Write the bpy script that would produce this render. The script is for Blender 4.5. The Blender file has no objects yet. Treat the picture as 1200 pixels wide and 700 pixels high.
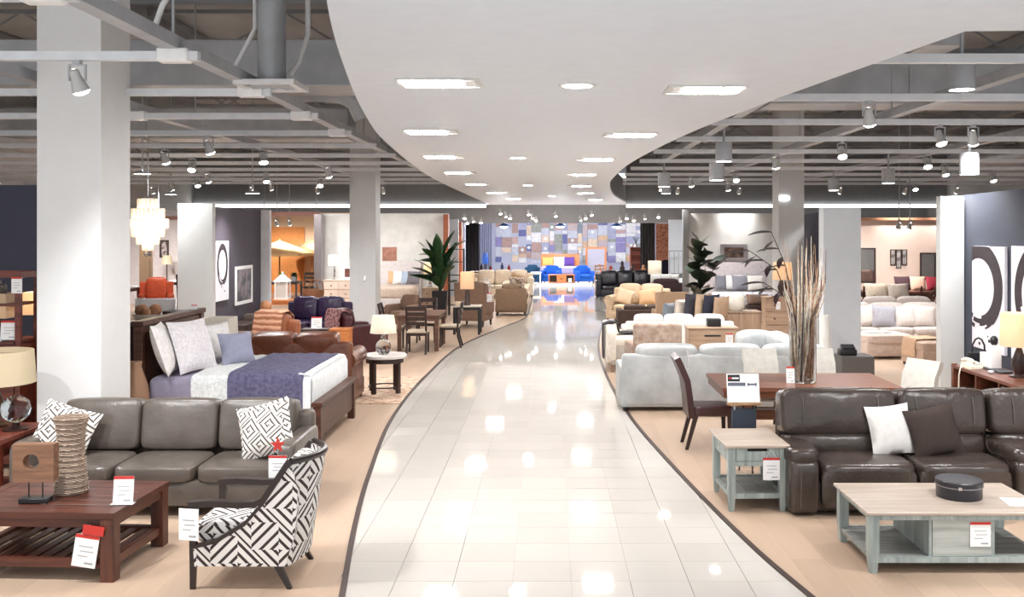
import bpy, bmesh, math, random
from mathutils import Matrix, Vector
import numpy as np

PI = math.pi
SC = bpy.context.scene
COL = SC.collection

# ------------------------------------------------------------------ camera, world, exposure
cam_data = bpy.data.cameras.new('camera')
cam_data.sensor_width = 36.0
cam_data.lens = 34.2
cam_data.shift_x = -42 / 1200
cam_data.shift_y = -78 / 1200
cam_data.clip_start = 0.05
cam_data.clip_end = 300
cam = bpy.data.objects.new('camera', cam_data)
COL.objects.link(cam)
cam.location = (0, 0, 2.5)
cam.rotation_euler = (PI / 2, 0, 0)
SC.camera = cam

world = bpy.data.worlds.new('store_surround')
SC.world = world
world.use_nodes = True
world.node_tree.nodes['Background'].inputs[0].default_value = (0.96, 0.98, 1.0, 1)
world.node_tree.nodes['Background'].inputs[1].default_value = 0.75

SC.view_settings.view_transform = 'Standard'
SC.view_settings.look = 'None'
SC.view_settings.exposure = 0.95
SC.view_settings.gamma = 1.0
SC.view_settings.use_curve_mapping = False

SOFFIT_E = 75.0      # emission of a recessed lamp lens
SPOT_W = 165.0       # watts of one track spotlight
LAMP_W = 3.0

# ------------------------------------------------------------------ materials
def lin(c):
    c = c / 255.0
    return c / 12.92 if c <= 0.04045 else ((c + 0.055) / 1.055) ** 2.4

def rgb(*c):
    return (lin(c[0]), lin(c[1]), lin(c[2]), 1.0)

_M = {}
def base_mat(name):
    m = bpy.data.materials.new(name)
    m.use_nodes = True
    nt = m.node_tree
    return m, nt, nt.nodes['Principled BSDF']

def ramp(nt, fac, stops):
    r = nt.nodes.new('ShaderNodeValToRGB')
    e = r.color_ramp.elements
    while len(e) < len(stops):
        e.new(0.5)
    for i, (p, c) in enumerate(stops):
        e[i].position = p
        e[i].color = c
    nt.links.new(fac, r.inputs[0])
    return r.outputs[0]

def noise(nt, scale, vec=None, detail=3, rough=0.5):
    n = nt.nodes.new('ShaderNodeTexNoise')
    n.inputs['Scale'].default_value = scale
    n.inputs['Detail'].default_value = detail
    n.inputs['Roughness'].default_value = rough
    if vec is not None:
        nt.links.new(vec, n.inputs['Vector'])
    return n.outputs[0]

def objvec(nt, scale=(1, 1, 1), rot=(0, 0, 0), kind='Object'):
    t = nt.nodes.new('ShaderNodeTexCoord')
    mp = nt.nodes.new('ShaderNodeMapping')
    mp.inputs['Scale'].default_value = scale
    mp.inputs['Rotation'].default_value = rot
    nt.links.new(t.outputs[kind], mp.inputs[0])
    return mp.outputs[0]

def bump(nt, b, h, strength, dist=0.01):
    n = nt.nodes.new('ShaderNodeBump')
    n.inputs['Strength'].default_value = strength
    n.inputs['Distance'].default_value = dist
    nt.links.new(h, n.inputs['Height'])
    nt.links.new(n.outputs[0], b.inputs['Normal'])

def plain(name, c, rough=0.5, metal=0.0, var=0.06, scale=6.0, bmp=0.0, bscale=60.0, spec=0.5):
    if name in _M: return _M[name]
    m, nt, b = base_mat(name)
    k = rgb(*c)
    v = objvec(nt)
    f = noise(nt, scale, v)
    lo = tuple(x * (1 - var) for x in k[:3]) + (1,)
    hi = tuple(min(1, x * (1 + var)) for x in k[:3]) + (1,)
    nt.links.new(ramp(nt, f, [(0.3, lo), (0.7, hi)]), b.inputs['Base Color'])
    b.inputs['Roughness'].default_value = rough
    b.inputs['Metallic'].default_value = metal
    b.inputs['Specular IOR Level'].default_value = spec
    if bmp:
        bump(nt, b, noise(nt, bscale, v, 4), bmp, 0.01)
    _M[name] = m
    return m

def leather(name, c, rough=0.38, wr_s=9, wr_k=0.45):
    if name in _M: return _M[name]
    m, nt, b = base_mat(name)
    k = rgb(*c)
    v = objvec(nt)
    f = noise(nt, 5, v, 4)
    nt.links.new(ramp(nt, f, [(0.3, tuple(x * 0.82 for x in k[:3]) + (1,)), (0.7, tuple(min(1, x * 1.15) for x in k[:3]) + (1,))]), b.inputs['Base Color'])
    b.inputs['Roughness'].default_value = rough
    wr = noise(nt, wr_s, v, 5, 0.55)
    bump(nt, b, wr, wr_k, 0.03)
    _M[name] = m
    return m

def fabric(name, c, bmp=0.25, var=0.08, rough=0.9, scale=14):
    return plain(name, c, rough, 0, var, scale, bmp, 220, 0.25)

def wood(name, c1, c2, axis='X', rough=0.42, k=1.0):
    key = name
    if key in _M: return _M[key]
    m, nt, b = base_mat(name)
    s = {'X': (1.6 * k, 22 * k, 22 * k), 'Y': (22 * k, 1.6 * k, 22 * k), 'Z': (22 * k, 22 * k, 1.6 * k)}[axis]
    v = objvec(nt, s)
    f = noise(nt, 1.0, v, 6, 0.6)
    nt.links.new(ramp(nt, f, [(0.3, rgb(*c1)), (0.68, rgb(*c2))]), b.inputs['Base Color'])
    b.inputs['Roughness'].default_value = rough
    bump(nt, b, f, 0.12, 0.005)
    _M[key] = m
    return m

def glow(name, c, strength):
    if name in _M: return _M[name]
    m, nt, b = base_mat(name)
    b.inputs['Base Color'].default_value = rgb(*c)
    b.inputs['Emission Color'].default_value = rgb(*c)
    b.inputs['Emission Strength'].default_value = strength
    _M[name] = m
    return m

def glass(name, c=(245, 250, 250), rough=0.02):
    if name in _M: return _M[name]
    m, nt, b = base_mat(name)
    b.inputs['Base Color'].default_value = rgb(*c)
    b.inputs['Roughness'].default_value = rough
    b.inputs['Transmission Weight'].default_value = 1.0
    b.inputs['IOR'].default_value = 1.3
    _M[name] = m
    return m

def math_node(nt, op, a, b=None):
    n = nt.nodes.new('ShaderNodeMath')
    n.operation = op
    for i, x in enumerate((a, b)):
        if x is None: continue
        if isinstance(x, (int, float)): n.inputs[i].default_value = x
        else: nt.links.new(x, n.inputs[i])
    return n.outputs[0]

def greek(name, cell, c_bg, c_ln, rot=PI / 4, rings=7.0, off=(0, 0)):
    """square-spiral key pattern printed on the cloth (uses the box-projected UV map, in metres)"""
    if name in _M: return _M[name]
    m, nt, b = base_mat(name)
    v = objvec(nt, (1 / cell, 1 / cell, 1), (0, 0, rot), 'UV')
    sp = nt.nodes.new('ShaderNodeSeparateXYZ')
    nt.links.new(v, sp.inputs[0])
    row = math_node(nt, 'FLOOR', sp.outputs[1])
    u0 = math_node(nt, 'ADD', sp.outputs[0], math_node(nt, 'MULTIPLY', row, 0.5))
    u = math_node(nt, 'SUBTRACT', math_node(nt, 'FRACT', u0), 0.5)
    w = math_node(nt, 'SUBTRACT', math_node(nt, 'FRACT', sp.outputs[1]), 0.5)
    au, aw = math_node(nt, 'ABSOLUTE', u), math_node(nt, 'ABSOLUTE', w)
    r = math_node(nt, 'MAXIMUM', au, aw)
    ang = math_node(nt, 'ARCTAN2', w, u)
    q = math_node(nt, 'FLOOR', math_node(nt, 'ADD', math_node(nt, 'MULTIPLY', ang, 2 / PI), 0.5))
    s = math_node(nt, 'ADD', math_node(nt, 'MULTIPLY', r, rings), math_node(nt, 'MULTIPLY', q, 0.25))
    line = math_node(nt, 'LESS_THAN', math_node(nt, 'FRACT', s), 0.38)
    mx = nt.nodes.new('ShaderNodeMix')
    mx.data_type = 'RGBA'
    nt.links.new(line, mx.inputs[0])
    mx.inputs[6].default_value = rgb(*c_bg)
    mx.inputs[7].default_value = rgb(*c_ln)
    nt.links.new(mx.outputs[2], b.inputs['Base Color'])
    b.inputs['Roughness'].default_value = 0.9
    bump(nt, b, noise(nt, 300, v), 0.1, 0.003)
    _M[name] = m
    return m

def weave(name, c1, c2, scale=40, rough=0.85):
    if name in _M: return _M[name]
    m, nt, b = base_mat(name)
    v = objvec(nt)
    wv = nt.nodes.new('ShaderNodeTexWave')
    wv.wave_type = 'BANDS'; wv.bands_direction = 'Z'
    wv.inputs['Scale'].default_value = scale
    wv.inputs['Distortion'].default_value = 2.5
    wv.inputs['Detail'].default_value = 3
    wv.inputs['Detail Scale'].default_value = 2.2
    nt.links.new(v, wv.inputs[0])
    nt.links.new(ramp(nt, wv.outputs[1], [(0.15, rgb(*c1)), (0.7, rgb(*c2))]), b.inputs['Base Color'])
    b.inputs['Roughness'].default_value = rough
    bump(nt, b, wv.outputs[1], 0.6, 0.02)
    _M[name] = m
    return m

def blotch(name, c1, c2, scale=8, rough=0.85, lo=0.42, hi=0.56, bmp=0.2):
    if name in _M: return _M[name]
    m, nt, b = base_mat(name)
    v = objvec(nt)
    f = noise(nt, scale, v, 5, 0.6)
    nt.links.new(ramp(nt, f, [(lo, rgb(*c1)), (hi, rgb(*c2))]), b.inputs['Base Color'])
    b.inputs['Roughness'].default_value = rough
    bump(nt, b, f, bmp, 0.01)
    _M[name] = m
    return m

# ------------------------------------------------------------------ mesh builder
class B:
    def __init__(s, M=None):
        s.v = []; s.f = []; s.M = M
    def add(s, verts, faces):
        o = len(s.v)
        if s.M is not None:
            verts = [tuple(s.M @ Vector(p)) for p in verts]
        s.v += [tuple(p) for p in verts]
        s.f += [tuple(i + o for i in f) for f in faces]
        return s
    def box(s, x0, x1, y0, y1, z0, z1):
        return s.add([(x0, y0, z0), (x1, y0, z0), (x1, y1, z0), (x0, y1, z0), (x0, y0, z1), (x1, y0, z1), (x1, y1, z1), (x0, y1, z1)],
                     [(0, 3, 2, 1), (4, 5, 6, 7), (0, 1, 5, 4), (1, 2, 6, 5), (2, 3, 7, 6), (3, 0, 4, 7)])
    def rbox(s, x0, x1, y0, y1, z0, z1, r=0.01, seg=2):
        bm = bmesh.new()
        bmesh.ops.create_cube(bm, size=1)
        for v in bm.verts:
            v.co = ((x0 + x1) / 2 + v.co.x * (x1 - x0), (y0 + y1) / 2 + v.co.y * (y1 - y0), (z0 + z1) / 2 + v.co.z * (z1 - z0))
        r = min(r, abs(x1 - x0) * .49, abs(y1 - y0) * .49, abs(z1 - z0) * .49)
        bmesh.ops.bevel(bm, geom=bm.edges[:], offset=r, segments=seg, profile=0.5, affect='EDGES')
        bm.verts.index_update()
        s.add([v.co[:] for v in bm.verts], [[v.index for v in f.verts] for f in bm.faces])
        bm.free()
        return s
    def soft(s, x0, x1, y0, y1, z0, z1, p=5.0, n=7, crown=(0, 0, 0)):
        """padded block: a superellipsoid with optional crowned faces"""
        ids = {}; vs = []; fs = []
        hx, hy, hz = (x1 - x0) / 2, (y1 - y0) / 2, (z1 - z0) / 2
        cx, cy, cz = (x0 + x1) / 2, (y0 + y1) / 2, (z0 + z1) / 2
        def vid(a, b, c):
            k = (round(a, 4), round(b, 4), round(c, 4))
            if k not in ids:
                L = (abs(a) ** p + abs(b) ** p + abs(c) ** p) ** (1 / p)
                x, y, z = a / L, b / L, c / L
                x2 = x * (1 + crown[0] * (1 - y * y) * (1 - z * z)); y2 = y * (1 + crown[1] * (1 - x * x) * (1 - z * z)); z2 = z * (1 + crown[2] * (1 - x * x) * (1 - y * y))
                ids[k] = len(vs)
                vs.append((cx + hx * x2, cy + hy * y2, cz + hz * z2))
            return ids[k]
        g = [math.sin((-1 + 2 * i / n) * PI / 2 * 0.999) for i in range(n + 1)]
        g[0], g[-1] = -1, 1
        for ax in range(3):
            for sg in (-1, 1):
                for i in range(n):
                    for j in range(n):
                        q = []
                        for (a, b) in ((g[i], g[j]), (g[i + 1], g[j]), (g[i + 1], g[j + 1]), (g[i], g[j + 1])):
                            c = [0, 0, 0]
                            c[ax] = sg; c[(ax + 1) % 3] = a; c[(ax + 2) % 3] = b
                            q.append(vid(*c))
                        fs.append(q if sg > 0 else q[::-1])
        return s.add(vs, fs)
    def pillow(s, w, h, t, n=10, pinch=0.07):
        """throw pillow standing in the XZ plane, thickness along Y, base at z=0"""
        vs = []; fs = []; idx = {}
        def co(i, j, sd):
            u, v = -1 + 2 * i / n, -1 + 2 * j / n
            x = u * (1 - pinch * (1 - v * v)); z = v * (1 - pinch * (1 - u * u))
            y = sd * t / 2 * ((1 - u * u) * (1 - v * v)) ** 0.42
            return (x * w / 2, y, h / 2 + z * h / 2)
        for sd in (-1, 1):
            for i in range(n + 1):
                for j in range(n + 1):
                    ed = i in (0, n) or j in (0, n)
                    k = (i, j, 0 if ed else sd)
                    if k not in idx:
                        idx[k] = len(vs); vs.append(co(i, j, sd))
            for i in range(n):
                for j in range(n):
                    q = [idx[(a, b, 0 if (a in (0, n) or b in (0, n)) else sd)] for a, b in ((i, j), (i + 1, j), (i + 1, j + 1), (i, j + 1))]
                    fs.append(q if sd < 0 else q[::-1])
        return s.add(vs, fs)
    def lathe(s, prof, n=24, cx=0, cy=0, sx=1, sy=1, cap=True):
        vs = []; fs = []
        for r, z in prof:
            for k in range(n):
                a = 2 * PI * k / n
                vs.append((cx + r * math.cos(a) * sx, cy + r * math.sin(a) * sy, z))
        for i in range(len(prof) - 1):
            for k in range(n):
                k2 = (k + 1) % n
                fs.append((i * n + k, i * n + k2, (i + 1) * n + k2, (i + 1) * n + k))
        if cap:
            fs.append(tuple(range(n))[::-1])
            fs.append(tuple((len(prof) - 1) * n + k for k in range(n)))
        return s.add(vs, fs)
    def cyl(s, x, y, z0, z1, r, r2=None, n=16):
        return s.lathe([(r, z0), (r if r2 is None else r2, z1)], n, x, y)
    def shade(s, r0, r1, z0, z1, th=0.006, n=32, cx=0, cy=0, sx=1, sy=1):
        """open lamp shade with wall thickness"""
        return s.lathe([(r0, z0), (r1, z1), (r1 - th, z1), (r0 - th, z0), (r0, z0)], n, cx, cy, sx, sy, cap=False)
    def tube(s, pts, r, n=8, r2=None):
        pts = [Vector(p) for p in pts]
        vs = []; fs = []; m = len(pts)
        up = Vector((0, 0, 1))
        t0 = (pts[1] - pts[0]).normalized()
        if abs(t0.dot(up)) > 0.95: up = Vector((1, 0, 0))
        nx = (up - t0 * up.dot(t0)).normalized()
        for i, p in enumerate(pts):
            t = (pts[min(i + 1, m - 1)] - pts[max(i - 1, 0)]).normalized()
            nx = (nx - t * nx.dot(t)).normalized()
            ny = t.cross(nx)
            rr = r if r2 is None else r + (r2 - r) * i / (m - 1)
            for k in range(n):
                a = 2 * PI * k / n
                vs.append(tuple(p + (nx * math.cos(a) + ny * math.sin(a)) * rr))
        for i in range(m - 1):
            for k in range(n):
                k2 = (k + 1) % n
                fs.append((i * n + k, i * n + k2, (i + 1) * n + k2, (i + 1) * n + k))
        fs.append(tuple(range(n))[::-1]); fs.append(tuple((m - 1) * n + k for k in range(n)))
        return s.add(vs, fs)
    def beam(s, p0, p1, w, h, w2=None, h2=None, side=(1, 0, 0)):
        """rectangular bar from p0 to p1, optionally tapered; side = width direction"""
        p0, p1 = Vector(p0), Vector(p1)
        t = (p1 - p0).normalized(); a = Vector(side)
        a = (a - t * a.dot(t)).normalized(); b = t.cross(a)
        w2 = w if w2 is None else w2; h2 = h if h2 is None else h2
        vs = []
        for p, ww, hh in ((p0, w, h), (p1, w2, h2)):
            for i, j in ((-1, -1), (1, -1), (1, 1), (-1, 1)):
                vs.append(tuple(p + a * i * ww / 2 + b * j * hh / 2))
        return s.add(vs, [(0, 3, 2, 1), (4, 5, 6, 7), (0, 1, 5, 4), (1, 2, 6, 5), (2, 3, 7, 6), (3, 0, 4, 7)])
    def prism(s, poly, z0, z1, axis='z'):
        """polygon extruded along an axis; poly coordinates are the other two in order"""
        n = len(poly)
        def mk(a, b, c):
            return {'z': (a, b, c), 'y': (a, c, b), 'x': (c, a, b)}[axis]
        vs = [mk(a, b, z0) for a, b in poly] + [mk(a, b, z1) for a, b in poly]
        fs = [tuple(range(n))[::-1], tuple(range(n, 2 * n))] + [(i, (i + 1) % n, (i + 1) % n + n, i + n) for i in range(n)]
        if axis == 'y': fs = [f[::-1] for f in fs]
        return s.add(vs, fs)
    def ribbon(s, prof, a0, a1, th, axis='x', seg=1, wob=0.0, seed=1):
        """a thick strip: 2D profile (the other two coords) extruded from a0 to a1 along an axis"""
        rnd = random.Random(seed)
        P = [Vector((p[0], p[1])) for p in prof]; n = len(P)
        N = []
        for i in range(n):
            t = (P[min(i + 1, n - 1)] - P[max(i - 1, 0)]).normalized()
            N.append(Vector((-t.y, t.x)))
        def mk(a, b, c):
            return {'x': (c, a, b), 'y': (a, c, b), 'z': (a, b, c)}[axis]
        vs = []; fs = []
        ph = rnd.random() * 6
        for k in range(seg + 1):
            c = a0 + (a1 - a0) * k / seg
            for i in range(n):
                w = wob * math.sin(ph + c * 37 + i * 1.7) * (0.4 + i / n)
                q = P[i] + N[i] * w
                vs.append(mk(q.x, q.y, c)); q2 = q + N[i] * th
                vs.append(mk(q2.x, q2.y, c))
        st = 2 * n
        for k in range(seg):
            o = k * st
            for i in range(n - 1):
                a, b2 = o + 2 * i, o + 2 * i + 2
                fs.append((a, a + st, b2 + st, b2)); fs.append((a + 1, b2 + 1, b2 + 1 + st, a + 1 + st))
            fs.append((o, o + 1, o + 1 + st, o + st))
            e = o + 2 * (n - 1)
            fs.append((e, e + st, e + 1 + st, e + 1))
        for o in (0, seg * st):
            for i in range(n - 1):
                a = o + 2 * i
                fs.append((a, a + 2, a + 3, a + 1) if o == 0 else (a, a + 1, a + 3, a + 2))
        return s.add(vs, fs)
    def patch(s, fn, nu, nv, th):
        """thick surface: fn(u, v) in 0..1, thickness along its normal"""
        e = 1e-3
        G = []; 
        for i in range(nu + 1):
            for j in range(nv + 1):
                u, v = i / nu, j / nv
                p = Vector(fn(u, v))
                du = Vector(fn(min(u + e, 1), v)) - Vector(fn(max(u - e, 0), v)); dv = Vector(fn(u, min(v + e, 1))) - Vector(fn(u, max(v - e, 0)))
                nn = du.cross(dv); nn = nn.normalized() if nn.length > 0 else Vector((0, 0, 1))
                G.append((p, p + nn * th))
        vs = [tuple(g[0]) for g in G] + [tuple(g[1]) for g in G]
        o = len(G); w = nv + 1; fs = []
        for i in range(nu):
            for j in range(nv):
                a, b2, c, d = i * w + j, (i + 1) * w + j, (i + 1) * w + j + 1, i * w + j + 1
                fs.append((a, d, c, b2)); fs.append((a + o, b2 + o, c + o, d + o))
        for i in range(nu):
            for j in (0, nv):
                a, b2 = i * w + j, (i + 1) * w + j
                fs.append((a, b2, b2 + o, a + o) if j == 0 else (a, a + o, b2 + o, b2))
        for j in range(nv):
            for i in (0, nu):
                a, b2 = i * w + j, i * w + j + 1
                fs.append((a, a + o, b2 + o, b2) if i == 0 else (a, b2, b2 + o, a + o))
        return s.add(vs, fs)
    def mesh(s, name, smooth=40):
        me = bpy.data.meshes.new(name)
        me.from_pydata(s.v, [], s.f)
        nl = len(me.loops)
        if nl and nl < 60000:
            uv = me.uv_layers.new(name='UVMap')
            co = np.empty(len(me.vertices) * 3); me.vertices.foreach_get('co', co); co = co.reshape(-1, 3)
            li = np.empty(nl, dtype=np.int64); me.loops.foreach_get('vertex_index', li)
            nr = np.empty(len(me.polygons) * 3); me.polygons.foreach_get('normal', nr); nr = nr.reshape(-1, 3)
            tot = np.empty(len(me.polygons), dtype=np.int64); me.polygons.foreach_get('loop_total', tot)
            ax = np.repeat(np.argmax(np.abs(nr), axis=1), tot)
            c = co[li]
            U = np.where(ax == 0, c[:, 1], c[:, 0]); V = np.where(ax == 2, c[:, 1], c[:, 2])
            uv.data.foreach_set('uv', np.stack([U, V], 1).astype(np.float32).ravel())
        if smooth:
            me.polygons.foreach_set('use_smooth', [True] * len(me.polygons))
            me.set_sharp_from_angle(angle=math.radians(smooth))
        me.update()
        return me

def rotz(a): return Matrix.Rotation(a, 4, 'Z')
def rotx(a): return Matrix.Rotation(a, 4, 'X')
def roty(a): return Matrix.Rotation(a, 4, 'Y')
def tr(x, y, z): return Matrix.Translation((x, y, z))

# ------------------------------------------------------------------ objects
def tag(o, label, cat, group=None, kind=None):
    o['label'] = label
    o['category'] = cat
    if group: o['group'] = group
    if kind: o['kind'] = kind
    return o

def thing(name, label, cat, loc=(0, 0, 0), rz=0.0, group=None):
    o = bpy.data.objects.new(name, None)
    o.empty_display_size = 0.1
    COL.objects.link(o)
    o.location = loc
    o.rotation_euler = (0, 0, rz)
    return tag(o, label, cat, group)

def part(parent, name, b, mat, label=None, smooth=40):
    me = b if isinstance(b, bpy.types.Mesh) else b.mesh(name, smooth)
    if mat is not None and not me.materials: me.materials.append(mat)
    o = bpy.data.objects.new(name, me)
    COL.objects.link(o)
    if parent is not None: o.parent = parent
    if label: o['label'] = label
    return o

def solo(name, b, mat, label, cat, loc=(0, 0, 0), rz=0.0, group=None, rx=0.0, ry=0.0, smooth=40):
    o = part(None, name, b, mat, None, smooth)
    o.location = loc
    o.rotation_euler = (rx, ry, rz)
    return tag(o, label, cat, group)

def struct(name, b, mat, label=None, parent=None, smooth=40):
    o = part(parent, name, b, mat, label, smooth)
    if parent is None: o['kind'] = 'structure'
    return o

def dup(root, loc, rz=0.0, label=None, group=None):
    r = root.copy(); COL.objects.link(r)
    r.location = loc; r.rotation_euler = (0, 0, rz)
    if label: r['label'] = label
    if group: r['group'] = group
    def kids(src, dst):
        for ch in list(src.children):
            c = ch.copy(); COL.objects.link(c); c.parent = dst
            kids(ch, c)
    kids(root, r)
    return r

def light(kind, name, loc, power, parent=None, rot=(0, 0, 0), color=(1, 1, 1), **kw):
    d = bpy.data.lights.new(name, kind)
    d.energy = power
    d.color = color
    for k, v in kw.items(): setattr(d, k, v)
    o = bpy.data.objects.new(name, d)
    COL.objects.link(o)
    o.location = loc; o.rotation_euler = rot
    if parent is not None: o.parent = parent
    return o

def crv(pts):
    """smooth x(y) through (y, x) knots"""
    ys = [p[0] for p in pts]; xs = [p[1] for p in pts]
    n = len(ys)
    m = []
    for i in range(n):
        if i == 0: m.append((xs[1] - xs[0]) / (ys[1] - ys[0]))
        elif i == n - 1: m.append((xs[-1] - xs[-2]) / (ys[-1] - ys[-2]))
        else: m.append((xs[i + 1] - xs[i - 1]) / (ys[i + 1] - ys[i - 1]))
    def f(y):
        if y <= ys[0]: return xs[0] + m[0] * (y - ys[0])
        if y >= ys[-1]: return xs[-1] + m[-1] * (y - ys[-1])
        i = 0
        while y > ys[i + 1]: i += 1
        h = ys[i + 1] - ys[i]; t = (y - ys[i]) / h
        return ((2 * t ** 3 - 3 * t ** 2 + 1) * xs[i] + (t ** 3 - 2 * t ** 2 + t) * h * m[i] + (-2 * t ** 3 + 3 * t ** 2) * xs[i + 1] + (t ** 3 - t ** 2) * h * m[i + 1])
    return f

# ------------------------------------------------------------------ shared materials
WHITE = plain('white_paint', (216, 222, 230), 0.6, var=0.02)
GREYW = plain('light_grey_paint', (205, 205, 204), 0.6, var=0.03)
DECK = plain('grey_deck_paint', (136, 137, 139), 0.8, var=0.12, scale=1.2)
FASCIA = plain('grey_paint_and_unlit_fascia', (140, 142, 145), 0.7, var=0.05)  # bulkhead grey; on the soffit upstand it stands in for missing light
STEELP = plain('grey_steel_paint', (168, 171, 176), 0.5, var=0.08)
DUCT = plain('galvanised_duct', (170, 172, 175), 0.45, 0.2, var=0.12, scale=3)
NAVY = plain('navy_wall_paint', (56, 58, 76), 0.7, var=0.08, scale=1.5)
CHAR = plain('charcoal_wall_paint', (74, 68, 78), 0.7, var=0.1, scale=1.5)
BLACK = plain('black_metal', (24, 23, 25), 0.4)
CHROME = plain('chrome', (215, 215, 218), 0.15, 1.0)
BLACKF = fabric('black_cloth', (30, 29, 34))
LENS = glow('lamp_lens', (255, 252, 246), 14)
LENSR = glow('recessed_lamp_lens', (255, 252, 248), SOFFIT_E)
LENSW = glow('warm_lamp_lens', (255, 240, 214), 9)
COVE = glow('cove_strip', (255, 253, 248), 3.0)
DKWOOD = wood('dark_walnut', (50, 25, 18), (96, 50, 36))
DKWOODY = wood('dark_walnut_y', (58, 30, 22), (104, 58, 42), 'Y')
DKWOODZ = wood('dark_walnut_z', (58, 30, 22), (104, 58, 42), 'Z')
ESP = wood('espresso_wood', (34, 22, 20), (62, 42, 36), 'Z')
REDW = wood('red_mahogany', (70, 26, 16), (120, 52, 34), 'X')
OAK = wood('weathered_oak', (150, 122, 100), (190, 164, 140), 'X')
OAKZ = wood('weathered_oak_z', (140, 112, 92), (182, 156, 132), 'Z')
GREYWOOD = wood('grey_washed_wood', (128, 138, 136), (176, 186, 182), 'Z')
GREYTOP = wood('pale_taupe_wood', (160, 144, 130), (194, 178, 164), 'X', 0.35)
GREYDARK = wood('grey_wood_shelf', (112, 114, 112), (154, 156, 152), 'X')
TAN = leather('tan_leather', (168, 104, 66))
PAPER = plain('white_card', (240, 240, 240), 0.6, var=0.01)
REDC = plain('red_card', (196, 50, 42), 0.6, var=0.02)
INK = plain('grey_print', (168, 168, 170), 0.7, var=0.02)

def tile_mat():
    m, nt, b = base_mat('polished_porcelain_tile')
    oi = nt.nodes.new('ShaderNodeObjectInfo')
    v = objvec(nt)
    f = math_node(nt, 'ADD', math_node(nt, 'MULTIPLY', oi.outputs['Random'], 0.5), math_node(nt, 'MULTIPLY', noise(nt, 1.2, v, 4), 0.5))
    nt.links.new(ramp(nt, f, [(0.15, rgb(207, 201, 194)), (0.85, rgb(215, 210, 204))]), b.inputs['Base Color'])
    b.inputs['Roughness'].default_value = 0.035
    b.inputs['Specular IOR Level'].default_value = 0.6
    bump(nt, b, noise(nt, 3.0, v, 2), 0.012, 0.01)
    return m
TILE = tile_mat()

def plank_mat():
    m, nt, b = base_mat('pale_wood_plank')
    oi = nt.nodes.new('ShaderNodeObjectInfo'); ge = nt.nodes.new('ShaderNodeNewGeometry')
    rn = math_node(nt, 'FRACT', math_node(nt, 'ADD', oi.outputs['Random'], ge.outputs['Random Per Island']))
    v = objvec(nt, (16, 1.1, 16))
    f = math_node(nt, 'ADD', math_node(nt, 'MULTIPLY', rn, 0.55), math_node(nt, 'MULTIPLY', noise(nt, 1.0, v, 5, 0.6), 0.45))
    nt.links.new(ramp(nt, f, [(0.1, rgb(180, 155, 134)), (0.5, rgb(188, 163, 141)), (0.9, rgb(196, 171, 149))]), b.inputs['Base Color'])
    b.inputs['Roughness'].default_value = 0.42
    return m
PLANK = plank_mat()

# ------------------------------------------------------------------ floor
edge_l = crv([(4, -1.05), (6.66, -1.41), (8.19, -1.63), (9.9, -1.83), (13.07, -2.09), (16.96, -2.11), (21.4, -1.9), (25.4, -1.2), (28.2, -0.68), (33, -0.6), (39, -0.6), (46, -0.6)])
edge_r = crv([(4, 2.3), (6.66, 1.8), (7.74, 1.62), (10.07, 1.36), (13.07, 1.12), (16.96, 1.02), (20.65, 1.08), (24.15, 1.3), (30.6, 1.86), (39, 2.0), (46, 2.1)])

floor = struct('floor', B().box(-16, 18, 3.5, 58, -0.05, -0.012), plain('grout', (176, 170, 164), 0.7), 'pale grout bed under the glossy tiles of the aisle')
T = 0.42
GAP = 0.004
full_tile = B().box(0, T - GAP, 0, T - GAP, -0.012, 0).mesh('tile', 0)
full_tile.materials.append(TILE)

def clip_piece(x0, x1, y0, y1, lo, hi, z0, z1, b=None, oy=0, ox=0):
    """a board x0..x1, y0..y1 cut by the curves lo(y) < x < hi(y)"""
    n = 24
    L = []; R = []
    for i in range(n + 1):
        y = y0 + (y1 - y0) * i / n
        a, c = max(x0, lo(y)), min(x1, hi(y))
        if c - a > 0.004:
            L.append((a - ox, y - oy)); R.append((c - ox, y - oy))
    if len(L) < 2: return None
    b = b or B()
    b.prism(R + L[::-1], z0, z1)
    return b

cells = []
for iy in range(0, 102):
    for ix in range(-9, 10):
        x0, y0 = 0.17 + ix * T, 3.6 + iy * T
        y1 = y0 + T - GAP; x1 = x0 + T - GAP
        a = max(edge_l(y0), edge_l(y1)); c = min(edge_r(y0), edge_r(y1))
        a2 = min(edge_l(y0), edge_l(y1)); c2 = max(edge_r(y0), edge_r(y1))
        if x1 < a2 or x0 > c2 or y0 > 46: continue
        cells.append((y0, x0, x1, y1, x0 > a and x1 < c))
cells.sort()
rest = B(); n_tile = 0
for y0, x0, x1, y1, inside in cells:
    if y1 > 6.1 and n_tile < 290:
        if inside:
            o = part(floor, 'tile', full_tile, None); o.location = (x0, y0, 0); n_tile += 1
        else:
            b = clip_piece(x0, x1, y0, y1, lambda y: edge_l(y) + .02, lambda y: edge_r(y) - .02, -0.012, 0, None, y0, x0)
            if b:
                o = part(floor, 'tile', b, TILE, smooth=0); o.location = (x0, y0, 0); n_tile += 1
    else:
        clip_piece(x0, x1, y0, y1, lambda y: edge_l(y) + .02, lambda y: edge_r(y) - .02, -0.012, 0, rest)
o = part(floor, 'tiles', rest, TILE, 'glossy tiles far down the aisle, too small to tell apart', 0)
o['kind'] = 'stuff'

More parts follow.
